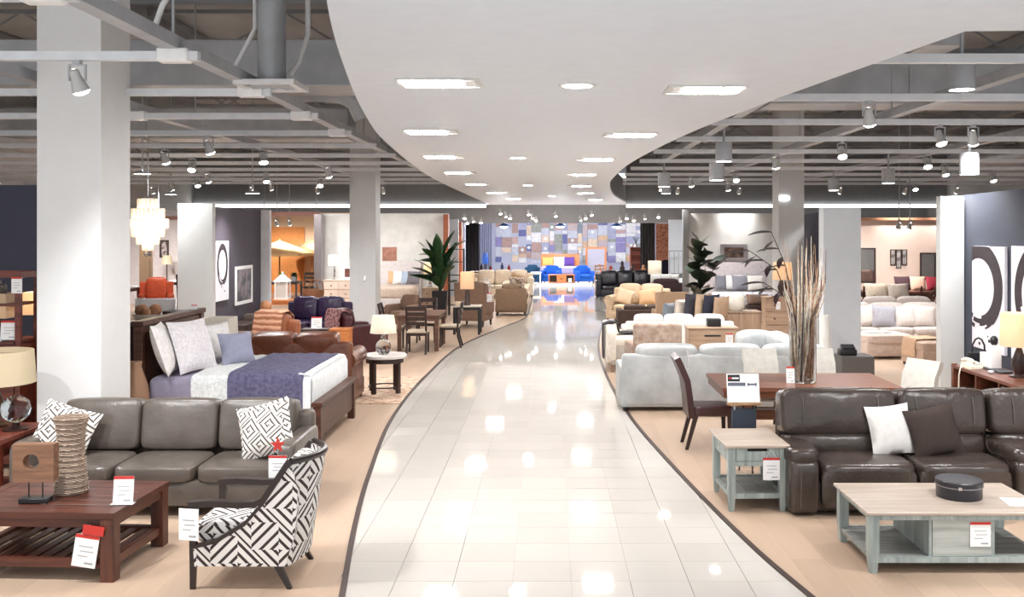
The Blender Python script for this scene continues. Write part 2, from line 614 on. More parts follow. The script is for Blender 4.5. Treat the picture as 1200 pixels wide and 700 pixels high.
def wood_side(nm, lo, hi, x_a, x_b, label):
    base = struct(nm, B().box(x_a, x_b, 46.0, 46.4, -0.012, 0.0), PLANK, label, smooth=0)
    rnd = random.Random(7)
    PW, PL = 0.24, 2.2
    far = B(); n = 0
    full = B().box(0, PW - .001, 0, PL - .001, -0.012, 0.004).mesh('plank', 0); full.materials.append(PLANK)
    i = 0; x = x_a
    while x < x_b:
        y = 4.2 - rnd.random() * PL
        while y < 46:
            y1 = min(y + PL - .001, 46)
            xs = x + PW - .001
            ys = [y + (y1 - y) * k / 6 for k in range(7)]
            vis = y1 > 6.2 and y < 13 and abs(x) < 0.62 * y + 0.8
            inside = all(x > lo(q) and xs < hi(q) for q in ys)
            anyin = any(xs > lo(q) and x < hi(q) for q in ys)
            if anyin:
                if vis and n < 280:
                    if inside and y1 - y > PL - .006:
                        o = part(base, 'plank', full, None); o.location = (x, y, 0); n += 1
                    else:
                        b = clip_piece(x, xs, y, y1, lo, hi, -0.012, 0.004, None, y, x)
                        if b:
                            o = part(base, 'plank', b, PLANK, smooth=0); o.location = (x, y, 0); n += 1
                else:
                    clip_piece(x, xs, y, y1, lo, hi, -0.012, 0.004, far)
            y = y1 + .001
        x += PW
    o = part(base, 'planks', far, PLANK, 'pale wood planks far from the viewer, too small to tell apart', 0)
    o['kind'] = 'stuff'
wood_side('floor_left', lambda y: -99, lambda y: edge_l(y) - .02, -15.9, -0.3, 'pale wood plank floor of the showroom left of the tiled aisle')
wood_side('floor_right', lambda y: edge_r(y) + .02, lambda y: 99, 0.9, 17.7, 'pale wood plank floor of the showroom right of the tiled aisle')

def edge_strip(nm, f, label):
    b = B(); ys = [4 + 42 * k / 140 for k in range(141)]
    vs = []; fs = []
    for y in ys:
        x = f(y)
        vs += [(x - .022, y, -.011), (x + .022, y, -.011), (x + .022, y, .012), (x - .022, y, .012)]
    for i in range(140):
        a = 4 * i
        for k in range(4):
            k2 = (k + 1) % 4
            fs.append((a + k, a + k2, a + 4 + k2, a + 4 + k))
    fs.append((0, 3, 2, 1)); e = 560; fs.append((e, e + 1, e + 2, e + 3))
    struct(nm, b.add(vs, fs), plain('dark_edge_strip', (62, 44, 40), 0.5), label)
edge_strip('trim_1', edge_l, 'dark curved edging strip along the left side of the aisle')
edge_strip('trim_2', edge_r, 'dark curved edging strip along the right side of the aisle')

# ------------------------------------------------------------------ shell
struct('wall_left', B().box(-16.2, -16, 3.5, 58, -0.05, 6.0), GREYW, 'far left side wall of the store')
struct('wall_right', B().box(18, 18.2, 3.5, 58, -0.05, 6.0), GREYW, 'far right side wall of the store')
ceiling = struct('ceiling', B().box(-16.2, 18.2, 3.5, 58, 6.0, 6.2), DECK, 'grey painted open roof deck high above the showroom')
for k in range(12):
    y = 5.2 + 3.2 * k
    b = B()
    for z in (5.25, 5.85):
        b.box(-16, 18, y - .04, y + .04, z - .03, z + .03)
    n = 34
    for i in range(n):
        x = -16 + i * 1.0
        b.beam((x, y, 5.25 if i % 2 else 5.85), (x + 1, y, 5.85 if i % 2 else 5.25), .03, .03, side=(0, 1, 0))
    part(ceiling, 'bar_joist', b, DECK, smooth=0)
for x in (-13, -9.6, -6.2, 5.0, 8.4, 11.8, 15.2):
    part(ceiling, 'roof_beam', B().box(x - .12, x + .12, 4, 44, 5.5, 5.98), DECK, smooth=0)

# white wavy soffit over the aisle
sof_l = crv([(3.6, -0.85), (5.45, -1.24), (7.3, -1.55), (10.4, -1.98), (13.85, -2.33), (22, -2.74), (31.5, -2.82), (46, -2.75)])
sof_r = crv([(6.0, 2.75), (7.5, 2.52), (9.75, 2.2), (13.2, 1.83), (18, 1.57), (22, 1.55), (26, 1.66), (34, 2.3), (43.6, 3.5), (46, 3.7)])
ys = [3.6 + 42.4 * k / 110 for k in range(111)]
poly = [(8.5, 3.6), (8.5, 6.0)] + [(sof_r(y), y) for y in ys if y > 6.0] + [(sof_l(y), y) for y in ys[::-1]]
soffit = struct('ceiling_soffit', B().prism(poly, 3.8, 3.88), WHITE, 'wavy white dropped ceiling above the tiled aisle', smooth=0)
bf = B(); edge = poly[1:]
vs = []; fs = []
for (x, y) in edge: vs += [(x, y, 3.87), (x, y, 4.75)]
for i in range(len(edge) - 1):
    a = 2 * i; fs.append((a, a + 2, a + 3, a + 1))
bf.add(vs, fs)
cx = [(x - (0.05 if x > 0 else -0.05), y) for x, y in edge]
vs2 = []; fs2 = []
for (x, y) in cx: vs2 += [(x, y, 3.87), (x, y, 4.75)]
for i in range(len(edge) - 1):
    a = 2 * i; fs2.append((a, a + 1, a + 3, a + 2))
bf.add(vs2, fs2)
part(soffit, 'fascia', bf, FASCIA, 'upstand around the curved edge, coloured grey for its unlit look')

# bulkhead and bright cove strip at the far end of the track lit area
struct('trim_3', B().box(-15.9, -2.77, 43.6, 43.75, 3.72, 5.95), FASCIA, 'grey bulkhead across the far left of the showroom')
struct('trim_4', B().box(3.52, 17.9, 43.6, 43.75, 3.72, 5.95), FASCIA, 'grey bulkhead across the far right of the showroom')
struct('trim_5', B().box(-15.9, -2.77, 43.5, 43.6, 3.60, 3.72), COVE, 'bright cove strip under the far left bulkhead')
struct('trim_6', B().box(3.52, 17.9, 43.5, 43.6, 3.60, 3.72), COVE, 'bright cove strip under the far right bulkhead')
struct('trim_7', B().box(-4.2, 6.2, 46.0, 46.3, 2.92, 3.79), FASCIA, 'grey header above the opening to the picture room')
struct('ceiling_far', B().box(-15.9, 17.9, 46.3, 57.9, 3.3, 3.4), DECK, 'lower grey ceiling of the rooms at the very back')
struct('trim_8', B().box(-15.9, -4.2, 46.0, 46.3, 3.0, 3.8), FASCIA, 'grey band above the rooms at the far left')
struct('trim_9', B().box(6.2, 17.9, 46.0, 46.3, 3.0, 3.8), FASCIA, 'grey band above the rooms at the far right')

# recessed lights in the soffit
ORD = ['nearest', 'second', 'third', 'fourth', 'fifth', 'sixth', 'seventh', 'eighth', 'ninth', 'tenth', 'eleventh', 'twelfth']
def recessed_triple():
    r = thing('recessed_light', 'x', 'ceiling light')
    b = B()
    w, d = .36, .26
    b.box(-w, w, -d, -d + .03, -.012, 0).box(-w, w, d - .03, d, -.012, 0).box(-w, -w + .03, -d + .03, d - .03, -.012, 0).box(w - .03, w, -d + .03, d - .03, -.012, 0)
    part(r, 'frame', b, GREYW, smooth=0)
    part(r, 'reflector', B().box(-w + .03, w - .03, -d + .03, d - .03, -.004, 0), plain('light_tray', (210, 210, 210), .5), smooth=0)
    for i, x in enumerate((-.235, -.05, .115)):
        part(r, 'lamp_lens', B().rbox(x - .075, x + .075, -.16, .16, -.02, -.004, .008, 1), LENSR, smooth=30)
    part(r, 'lamp_lens', B().rbox(.215, .305, -.13, .13, -.014, -.004, .008, 1), plain('unlit_lens', (225, 225, 225), .3), 'unlit lens', smooth=30)
    return r
proto = None
for side, word, pts in ((0, 'left', [(-.94, 8.47), (-1.5, 12.6), (-1.8, 16.8), (-1.92, 21.3), (-1.9, 26.4), (-1.68, 32), (-1.27, 38)]),
                        (1, 'right', [(1.43, 8.87), (1.09, 13.0), (.84, 17.4), (.75, 22), (.89, 27.4), (1.2, 32.5), (1.85, 39)])):
    for i, (x, y) in enumerate(pts):
        lb = 'recessed multi-lamp light in the white ceiling, %s of the %s row' % (ORD[i], word)
        if proto is None:
            proto = recessed_triple(); proto.location = (x, y, 3.8)
            o = proto; o['label'] = lb; o['group'] = 'recessed lights in the white ceiling'
        else:
            o = dup(proto, (x, y, 3.8), 0, lb, 'recessed lights in the white ceiling')
        if side: o.rotation_euler.z = PI
        elif i: o.rotation_euler.z = 0
proto = None
for i, (x, y) in enumerate([(.26, 8.6), (-.52, 17), (-.55, 27), (.15, 35)]):
    lb = 'round recessed downlight in the middle of the white ceiling, %s to the front' % ORD[i]
    if proto is None:
        proto = thing('round_downlight', lb, 'ceiling light', (x, y, 3.8), 0, 'round downlights in the white ceiling')
        part(proto, 'ring', B().lathe([(.13, 0), (.13, -.012), (.165, -.012), (.17, 0)], 28, cap=False), GREYW)
        part(proto, 'lamp_lens', B().cyl(0, 0, -.008, -.001, .13, n=28), LENSR)
    else: dup(proto, (x, y, 3.8), 0, lb)

# ------------------------------------------------------------------ track rails, struts, spots
RAIL_Z = 3.95
left_rails = [6.1 + 2.13 * k for k in range(12)]
right_rails = [8.35 + 2.4 * k for k in range(10)]
RAILM = plain('pale_track_rail', (214, 217, 221), 0.45)
for y in left_rails:
    part(ceiling, 'track_rail', B().box(-15.9, -2.95 if y < 20 else -3.0, y - .04, y + .04, RAIL_Z, RAIL_Z + .075), RAILM, smooth=0)
for y in right_rails:
    part(ceiling, 'track_rail', B().box(sof_r(y) + .38, 17.9, y - .04, y + .04, RAIL_Z, RAIL_Z + .075), RAILM, smooth=0)
for x, y0, y1 in ((-3.17, 4, 31), (-5.3, 4, 31), (-9.5, 4, 31), (2.55, 9.2, 21), (4.65, 6.2, 31), (7.6, 6.2, 31), (11.5, 6.2, 31)):
    part(ceiling, 'long_rail', B().box(x - .07, x + .07, y0, y1, RAIL_Z + .09, RAIL_Z + .2), STEELP, smooth=0)
for (x, y) in ((-3.17, 8.23), (-3.17, 15.3), (-3.17, 16.75), (-5.3, 10.36), (-5.3, 14.62), (-9.5, 12.49), (4.65, 8.35), (4.65, 13.15), (7.6, 10.75), (4.65, 17.95), (2.55, 13.15), (2.55, 15.55)):
    part(ceiling, 'hanger_rod', B().tube([(x, y, RAIL_Z + .2), (x, y, 6.0)], .012, 6), STEELP)
for i, (x, y) in enumerate([(-3.17, 6.1), (-3.17, 8.23), (-3.17, 10.36), (-3.17, 12.49), (-5.3, 12.49), (-3.17, 14.62)]):
    part(ceiling, 'junction_box', B().rbox(x - .12, x + .14, y - .07, y + .07, RAIL_Z - .015, RAIL_Z + .1, .01, 1), plain('white_box', (235, 235, 235), .4))

def spot_head(aim):
    """track spotlight: canopy, yoke and a tilted can with a lit lens; origin at the rail underside"""
    r = thing('track_spotlight', 'x', 'spotlight')
    part(r, 'yoke', B().box(-.03, .03, -.03, .03, -.03, 0).box(-.075, -.062, -.012, .012, -.17, -.03).box(.062, .075, -.012, .012, -.17, -.03).box(-.075, .075, -.012, .012, -.042, -.03), STEELP, smooth=0)
    M = tr(0, 0, -.17) @ rotz(aim[0]) @ rotx(aim[1])
    part(r, 'lamp_can', B(M).lathe([(.02, .1), (.04, .09), (.045, .03), (.058, -.02), (.075, -.09), (.07, -.09), (.04, -.02)], 16, cap=False), plain('pale_grey_can', (186, 186, 186), .35))
    part(r, 'lamp_lens', B(M).lathe([(.03, -.08), (.068, -.088), (.066, -.102), (.045, -.118), (.004, -.126)], 16, cap=False), LENS)
    e = (rotz(aim[0]) @ rotx(aim[1])).to_euler()
    light('SPOT', 'spot_lamp', tuple(M @ Vector((0, 0, -.15))), SPOT_W, r, tuple(e), spot_size=math.radians(105), spot_blend=.9, shadow_soft_size=.09)
    return r
heads = [spot_head((0, -.45)), spot_head((.6, -.3)), spot_head((-.5, .42)), spot_head((0, .8))]
used = [False] * 4
def put_spot(x, y, z, k, label, group):
    if used[k]: dup(heads[k], (x, y, z), 0, label, group)
    else:
        used[k] = True
        h = heads[k]; h.location = (x, y, z); h['label'] = label; h['group'] = group
WASH = {('left', 11), ('right', 9), ('left', 10)}
def rail_spots(rails, table, side):
    for ri, xs in table:
        xs = sorted(xs, key=abs)
        for j, x in enumerate(xs):
            where = 'nearest the aisle' if j == 0 else '%s from the aisle' % ORD[j]
            put_spot(x, rails[ri], RAIL_Z, 3 if (side, ri) in WASH else (ri * 2 + j) % 3, 'grey track spotlight on the %s ceiling rail on the %s, %s' % (ORD[ri] if ri else 'front', side, where), 'track spotlights on the %s' % side)
rail_spots(left_rails, [(1, [-3.98]), (2, [-7.2]), (4, [-5.1, -9.6]), (5, [-4.9, -6.6]), (6, [-6.9, -9.0, -12]), (7, [-4.75]), (8, [-6.7, -8.1]), (9, [-5.9, -9.1]), (10, [-7.8, -10.6, -13]), (11, [-5.0, -7.0, -9.0, -12])], 'left')
rail_spots(right_rails, [(1, [3.55, 6.6]), (2, [5.3, 5.75]), (3, [4.7, 9.6]), (4, [4.2, 7.0, 11]), (5, [8.3, 10.5]), (6, [4.4, 10.4]), (7, [3.7, 7.4, 12.4]), (8, [3.2, 5.1, 10.4]), (9, [4.0, 5.9, 9.0, 11.0, 12.6])], 'right')

def cylinder_light():
    r = thing('cylinder_downlight', 'x', 'ceiling light')
    part(r, 'housing', B().lathe([(.13, .3), (.13, 0), (.12, 0), (.12, .02)], 20, cap=False).cyl(0, 0, .29, .3, .13, n=20), STEELP)
    part(r, 'stem', B().cyl(0, 0, .3, .6, .02, n=8), STEELP)
    part(r, 'lamp_lens', B().cyl(0, 0, .002, .012, .12, n=20), LENS)
    light('SPOT', 'downlight_lamp', (0, 0, -.03), SPOT_W * 1.2, r, (0, 0, 0), spot_size=math.radians(110), spot_blend=.8, shadow_soft_size=.1)
    return r
proto = None
for i, (x, y, z) in enumerate([(4.17, 9.8, 3.93), (5.85, 13.5, 3.3), (2.75, 15.2, 3.6), (2.95, 17.0, 3.4), (7.0, 20.0, 3.5), (2.45, 20.5, 3.45), (6.9, 23.5, 3.5), (3.1, 25.5, 3.5)]):
    lb = ['large cylinder downlight at the front right, near the white ceiling corner', 'cylinder downlight above the dark wall with ink prints', 'larger cylinder downlight near the curved grey fascia', 'cylinder downlight just behind the one near the fascia',
          'cylinder downlight above the cream ottomans on the right', 'cylinder downlight at the narrow tip of the curved fascia', 'cylinder downlight beyond the white partition on the right', 'cylinder downlight above the tufted bed on the right'][i]
    if proto is None:
        proto = cylinder_light(); proto.location = (x, y, z); proto['label'] = lb; proto['group'] = 'cylinder downlights on the right'
    else: dup(proto, (x, y, z), 0, lb)
proto = None
for i, (x, y, z) in enumerate([(-7.0, 16.8, 3.5), (-9.3, 24, 3.42), (-5.95, 19.6, 3.27), (-11.4, 20, 3.5)]):
    lb = ['flat pendant lamp beside the big white column', 'small flat pendant lamp above the orange recliner', 'flat pendant lamp above the charcoal wall with prints', 'flat pendant lamp at the far left of the ceiling'][i]
    if proto is None:
        proto = thing('saucer_pendant', lb, 'ceiling light', (x, y, z), 0, 'flat pendant lamps on the left')
        part(proto, 'saucer', B().lathe([(.02, .06), (.1, .05), (.15, .0), (.14, 0), (.09, .03)], 20, cap=False), STEELP)
        part(proto, 'lamp_lens', B().cyl(0, 0, .002, .012, .135, n=20), LENS)
        part(proto, 'stem', B().cyl(0, 0, .05, 2.4, .012, n=8), STEELP)
        light('SPOT', 'pendant_lamp', (0, 0, -.03), SPOT_W, proto, (0, 0, 0), spot_size=math.radians(120), spot_blend=.8, shadow_soft_size=.1)
    else: dup(proto, (x, y, z), 0, lb)
# bright small spots before the picture room header
far_pts = [(-3.85, 3.2), (-3.75, 2.98), (-3.45, 3.07), (-3.1, 3.0), (-2.2, 3.42), (-1.95, 3.3), (-1.75, 3.2), (-.9, 3.38), (-.72, 3.22), (-.55, 3.1), (.35, 3.3), (1.5, 3.12), (1.75, 3.2), (2.0, 3.35), (3.35, 3.1), (3.65, 3.2), (3.95, 3.1), (4.5, 3.2), (5.1, 3.25)]
N19 = ORD + ['thirteenth', 'fourteenth', 'fifteenth', 'sixteenth', 'seventeenth', 'eighteenth', 'nineteenth']
N19[0] = 'first'
for i, (x, z) in enumerate(far_pts):
    put_spot(x, 45.0 + .25 * math.sin(i * 2.3), z + .17, i % 3, 'tiny bright spotlight before the grey header of the picture room, %s from the left' % N19[i], 'spotlights before the picture room header')
for i, (x, z) in enumerate(far_pts):
    y = 45.0 + .25 * math.sin(i * 2.3)
    part(soffit, 'spot_drop_rod', B().tube([(x, y, z + .17), (x, y, 3.81)], .01, 6), FASCIA)

for i, (x, y, z, k, lb) in enumerate([(-9.75, 35.0, 3.0, 3, 'left of two spotlights inside the warm patio alcove'), (-9.3, 35.0, 3.0, 3, 'right of two spotlights inside the warm patio alcove'),
        (-10.9, 37.4, 3.0, 3, 'added spotlight above the far umbrella in the warm patio alcove'), (-8.9, 37.4, 3.0, 3, 'added spotlight at the right rear of the warm patio alcove'),  # extra pair added to brighten the dark alcove
        (9.75, 27.0, 2.85, 3, 'left of two spotlights hanging in the warm right room'), (10.05, 27.0, 2.85, 3, 'right of two spotlights hanging in the warm right room'),
        (-12.0, 30.0, 3.0, 3, 'spotlight hanging in the dining area behind the chandelier'), (-13.4, 30.0, 3.0, 3, 'second, added spotlight hanging in the dining area behind the chandelier')]):  # the second dining spot is an addition to lift the dark background
    put_spot(x, y, z, k, lb, 'spotlights of the side rooms')
    part(ceiling, 'spot_drop_rod', B().tube([(x, y, z), (x, y, 6.0)], .015, 6), STEELP)

for i, (x, y, k, lb) in enumerate([(-3.6, 6.1, 2, 'added out of view track spotlight on the front left rail, nearest the aisle'), (-5.0, 6.1, 2, 'added out of view track spotlight on the front left rail, further from the aisle'),
        (3.6, 5.95, 2, 'added out of view spotlight at the front right, nearest the aisle'), (4.9, 5.95, 2, 'added out of view spotlight at the front right, further from the aisle')]):
    put_spot(x, y, RAIL_Z if x < 0 else 3.78, k, lb, 'added spotlights above the front furniture')  # lamps added out of view to light the front furniture

# ------------------------------------------------------------------ services above the rails
o = solo('air_duct', B().rbox(-5.0, 0, -.45, .45, -.28, .28, .01, 1).box(-3.4, -3.36, -.47, .47, -.3, .3).box(-1.2, -1.16, -.47, .47, -.3, .3), DUCT, 'wide rectangular grey duct crossing behind the round drop duct', 'duct', (-2.3, 12.2, 4.55))
r = thing('supply_diffuser', 'square ceiling diffuser hanging on a round drop duct left of the white ceiling', 'duct', (-2.88, 10.15, 4.0))
part(r, 'drop_duct', B().cyl(0, 0, .05, 2.0, .145, n=24), DUCT)
part(r, 'diffuser_frame', B().box(-.31, .31, -.31, -.24, 0, .05).box(-.31, .31, .24, .31, 0, .05).box(-.31, -.24, -.24, .24, 0, .05).box(.24, .31, -.24, .24, 0, .05), plain('white_diffuser', (220, 220, 220), .5), smooth=0)
part(r, 'diffuser_cone', B().lathe([(.33, .01), (.2, .04), (.145, .05)], 4, cap=False), STEELP, smooth=0)
solo('elbow_duct', B().tube([(-1.1, 0, .0), (-.55, 0, 0), (-.3, 0, -.02), (-.1, .05, -.12), (0, .1, -.35)], .16, 16), DUCT, 'round elbow duct beside the white ceiling edge', 'duct', (-2.5, 13.2, 4.42))
solo('conduit', B().tube([(-.28, 0, .02), (-.2, 0, .25), (-.02, 0, .55), (0, 0, .9), (0, 0, 1.95)], .025, 8), plain('white_conduit', (215, 215, 215), .5), 'pale bent conduit dropping to the front left rail', 'pipe', (-3.05, 8.2, 4.16))
solo('conduit', B().tube([(-.25, 0, .02), (-.15, 0, .2), (0, 0, .5), (0, 0, 1.9)], .025, 8), plain('white_conduit', (215, 215, 215), .5), 'pale bent conduit left of the round drop duct', 'pipe', (-3.1, 10.3, 4.16))
solo('conduit', B().tube([(-.2, 0, .02), (-.1, 0, .15), (0, 0, .45), (0, 0, 1.9)], .028, 8), plain('white_conduit', (215, 215, 215), .5), 'pale straight conduit right of the round drop duct', 'pipe', (-2.62, 10.62, 4.2))
solo('air_duct', B().rbox(-.2, .2, -.25, .25, 0, 1.5, .01, 1).box(-.23, .23, -.28, .28, .7, .74), DUCT, 'square grey drop duct above the front right cylinder downlight', 'duct', (4.15, 10.4, 4.45))
solo('air_duct', B().rbox(0, 9.5, -.4, .4, -.3, .3, .01, 1).box(2, 2.04, -.42, .42, -.32, .32).box(5, 5.04, -.42, .42, -.32, .32), DUCT, 'long rectangular grey duct crossing the right side above the rails', 'duct', (3.2, 14.4, 4.65))
solo('air_duct', B().rbox(-8, 0, -.4, .4, -.3, .3, .01, 1).box(-4, -3.96, -.42, .42, -.32, .32), DUCT, 'long rectangular grey duct further back on the left above the rails', 'duct', (-3.9, 19.4, 4.62))
solo('air_duct', B().tube([(0, 0, 0), (0, 24, 0)], .3, 16), DUCT, 'long round grey duct running away on the right above the rails', 'duct', (13.6, 6.5, 4.75))
solo('air_duct', B().tube([(0, 0, 0), (0, 22, 0)], .3, 16), DUCT, 'long round grey duct running away on the far left above the rails', 'duct', (-12.6, 5.5, 4.7))

# ------------------------------------------------------------------ columns and partitions
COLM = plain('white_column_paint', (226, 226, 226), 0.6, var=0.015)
def column(nm, x0, y0, label, sensor=False, mat=None):
    c = struct(nm, B().box(x0, x0 + .64, y0, y0 + .68, 0, 5.98), mat or COLM, label, smooth=0)
    return c
c1 = column('wall_column', -5.11, 9.73, 'big square white column at the left behind the taupe sofa')
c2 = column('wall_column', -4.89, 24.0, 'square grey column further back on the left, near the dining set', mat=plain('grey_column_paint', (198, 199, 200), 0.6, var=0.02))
part(c2, 'thermostat', B().rbox(-4.55, -4.49, 23.97, 24.0, 1.28, 1.42, .01, 1), PAPER)
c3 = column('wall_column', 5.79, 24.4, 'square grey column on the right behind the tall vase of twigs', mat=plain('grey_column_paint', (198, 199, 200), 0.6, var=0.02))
part(c3, 'exit_lamp', B().rbox(5.8, 6.05, 24.36, 24.4, 3.3, 3.4, .01, 1), glow('exit_lamp', (255, 255, 255), 4))

def panel(nm, x0, x1, y0, y1, h, m, label, z0=0.0):
    return struct(nm, B().box(x0, x1, y0, y1, z0, h), m, label, smooth=0)
PANELW = plain('off_white_panel', (190, 191, 190), .6, var=.02)
panel('wall_panel', -6.47, -5.86, 17.0, 17.15, 3.0, PANELW, 'white partition end left of the charcoal wall with prints')
panel('wall_left_charcoal', -6.72, -6.58, 19.0, 22.3, 3.0, CHAR, 'charcoal partition wall carrying two framed prints on the left')
panel('wall_panel', -6.72, -6.38, 22.3, 22.45, 3.0, plain('pale_blue_grey', (214, 216, 220), .6), 'pale grey end post of the charcoal wall')
panel('wall_left_navy', -8.6, -5.45, 12.0, 12.15, 3.08, NAVY, 'dark navy partition wall at the left edge')
OFFW = blotch('washed_offwhite', (208, 205, 200), (228, 226, 222), 1.3, .7, .35, .65, .02)
panel('wall_left_bedroom', -7.76, -3.44, 33.5, 33.65, 3.14, OFFW, 'off white wall behind the tufted bed on the left')
panel('trim_10', -7.98, -7.9, 33.4, 33.6, 3.14, plain('rust_post', (150, 80, 50), .5), 'rust coloured post beside the patio alcove')
panel('wall_metal_pillar', -7.86, -7.62, 32.7, 33.2, 3.1, plain('brushed_steel', (150, 140, 140), .25, .9), 'shiny steel pillar left of the white dresser')
panel('trim_11', -3.55, -3.38, 33.0, 33.4, 3.1, plain('rust_post', (150, 80, 50), .5), 'rust coloured post at the right end of the off white wall')
panel('wall_panel', -3.95, -3.5, 38.0, 38.2, 3.0, WHITE, 'white partition beyond the tall plant on the left')
panel('trim_12', -4.15, -4.0, 45.2, 45.6, 2.95, plain('rust_post', (150, 80, 50), .5), 'thin rust post left of the black curtain')
PEACH = plain('warm_peach_wall', (232, 196, 158), .7, var=.03)
panel('wall_back_patio', -13.5, -8.2, 40.0, 40.2, 3.3, PEACH, 'warm peach wall at the back of the patio alcove')
panel('wall_patio_orange', -11.9, -10.0, 39.9, 40.0, 2.7, plain('orange_panel', (222, 140, 72), .7), 'orange painted panel in the patio alcove')
panel('trim_13', -9.9, -7.9, 33.5, 33.7, 3.2, plain('brown_beam', (140, 96, 80), .6), 'brown beam over the opening of the patio alcove', 3.02)
panel('wall_back_dining', -15.9, -9.9, 34.0, 34.2, 3.25, plain('warm_grey_wall', (196, 184, 180), .7), 'warm grey back wall of the dining area at the far left')
panel('trim_14', -15.9, -9.9, 33.85, 34.0, 3.05, plain('brown_beam', (140, 96, 80), .6), 'brown moulding on the warm grey dining wall', 2.93)
panel('wall_tan_pillar', -12.6, -12.3, 30, 30.3, 3.1, plain('tan_pillar', (150, 120, 92), .6), 'tan pillar behind the chandelier')
# right
panel('wall_right_bedroom', 4.35, 7.1, 30.4, 30.55, 3.08, OFFW, 'off white wall behind the tufted bed on the right')
panel('wall_panel', 4.42, 4.95, 35.5, 35.65, 2.95, WHITE, 'white partition beside the copper panel')
panel('trim_15', 4.2, 4.38, 30.2, 30.4, 3.2, plain('grey_post', (120, 118, 116), .5), 'grey post left of the right bedroom wall')
b = B()
ang = math.atan2(28.5 - 21.8, 7.2 - 6.5)
o = struct('wall_right_navy', B().box(0, 6.74, -.07, .07, 0, 2.98), NAVY, 'dark partition wall behind the right grey column', smooth=0)
o.location = (6.5, 21.8, 0); o.rotation_euler = (0, 0, ang)
panel('wall_panel', 4.82, 5.47, 17.0, 17.3, 2.92, WHITE, 'broad white partition right of the vase of twigs')
panel('wall_panel', 5.49, 5.82, 13.6, 13.75, 3.0, PANELW, 'white partition end left of the dark wall with ink prints')
wall_r = struct('wall_right_ink', B().box(0, 4.6, -.12, 0, 0, 3.02), plain('blue_black_wall', (52, 56, 70), .65, var=.06, scale=1.5), 'blue black partition wall carrying the two ink prints on the right', smooth=0)
wall_r.location = (5.57, 9.2, 0); wall_r.rotation_euler = (0, 0, math.atan2(4.55, .273))
WARM = plain('warm_pink_wall', (228, 200, 184), .7, var=.02)
panel('wall_back_right', 7.6, 17.9, 30.6, 30.8, 2.87, WARM, 'warm pinkish wall at the back of the right dining area')
panel('trim_16', 7.6, 17.9, 30.5, 30.62, 2.95, plain('rust_line', (190, 130, 96), .6), 'thin rust line on top of the warm wall', 2.87)
# picture room
PUR = plain('pale_lilac_wall', (192, 192, 208), .7, var=.04, scale=2)
wall_back = panel('wall_back', -4.0, 6.2, 54.0, 54.2, 3.3, PUR, 'lilac back wall covered with a patchwork of pale panels')
panel('wall_left_picture_room', -4.2, -4.0, 46.3, 54.2, 3.3, PUR, 'left side wall of the picture room')
panel('wall_right_picture_room', 6.2, 6.4, 46.3, 54.2, 3.3, WHITE, 'right side wall of the picture room')
panel('floor_step', -.6, 2.1, 46.0, 46.5, .06, plain('pale_step', (205, 210, 214), .4), 'low pale step at the far end of the aisle')
cols = [(206, 168, 160), (232, 206, 180), (150, 140, 186), (206, 206, 216), (184, 150, 140), (140, 150, 160), (236, 230, 228), (176, 176, 200), (222, 184, 150), (110, 112, 160), (200, 180, 178), (160, 160, 150)]
rnd = random.Random(3)
x = -2.9
while x < 5.0:
    w = rnd.choice((.28, .36, .44, .56))
    z = .75 + rnd.random() * .15
    while z < 2.95:
        h = rnd.choice((.2, .3, .4, .55))
        if rnd.random() < .93:
            pass
            ci = rnd.randrange(len(cols))
            ci = ci if rnd.random() < .6 else rnd.choice((3, 6, 7))
            names = ['rose', 'sand', 'violet', 'silver', 'clay', 'slate', 'ivory', 'lavender', 'apricot', 'indigo', 'blush', 'moss']
            o = part(wall_back, 'panel', B().box(x, x + w - .03, 53.95 - rnd.random() * .04, 54.0, z, min(z + h - .03, 3.1)), plain(names[ci] + '_panel', cols[ci], .7, var=.12, scale=9), smooth=0)
            if rnd.random() < .22:
                part(o, 'round_ornament', B(tr(x + w / 2 - .015, 53.91, z + h / 2) @ rotx(PI / 2)).lathe([(.09, 0), (.09, .02), (.04, .03)], 14), PAPER)
        z += h
    x += w

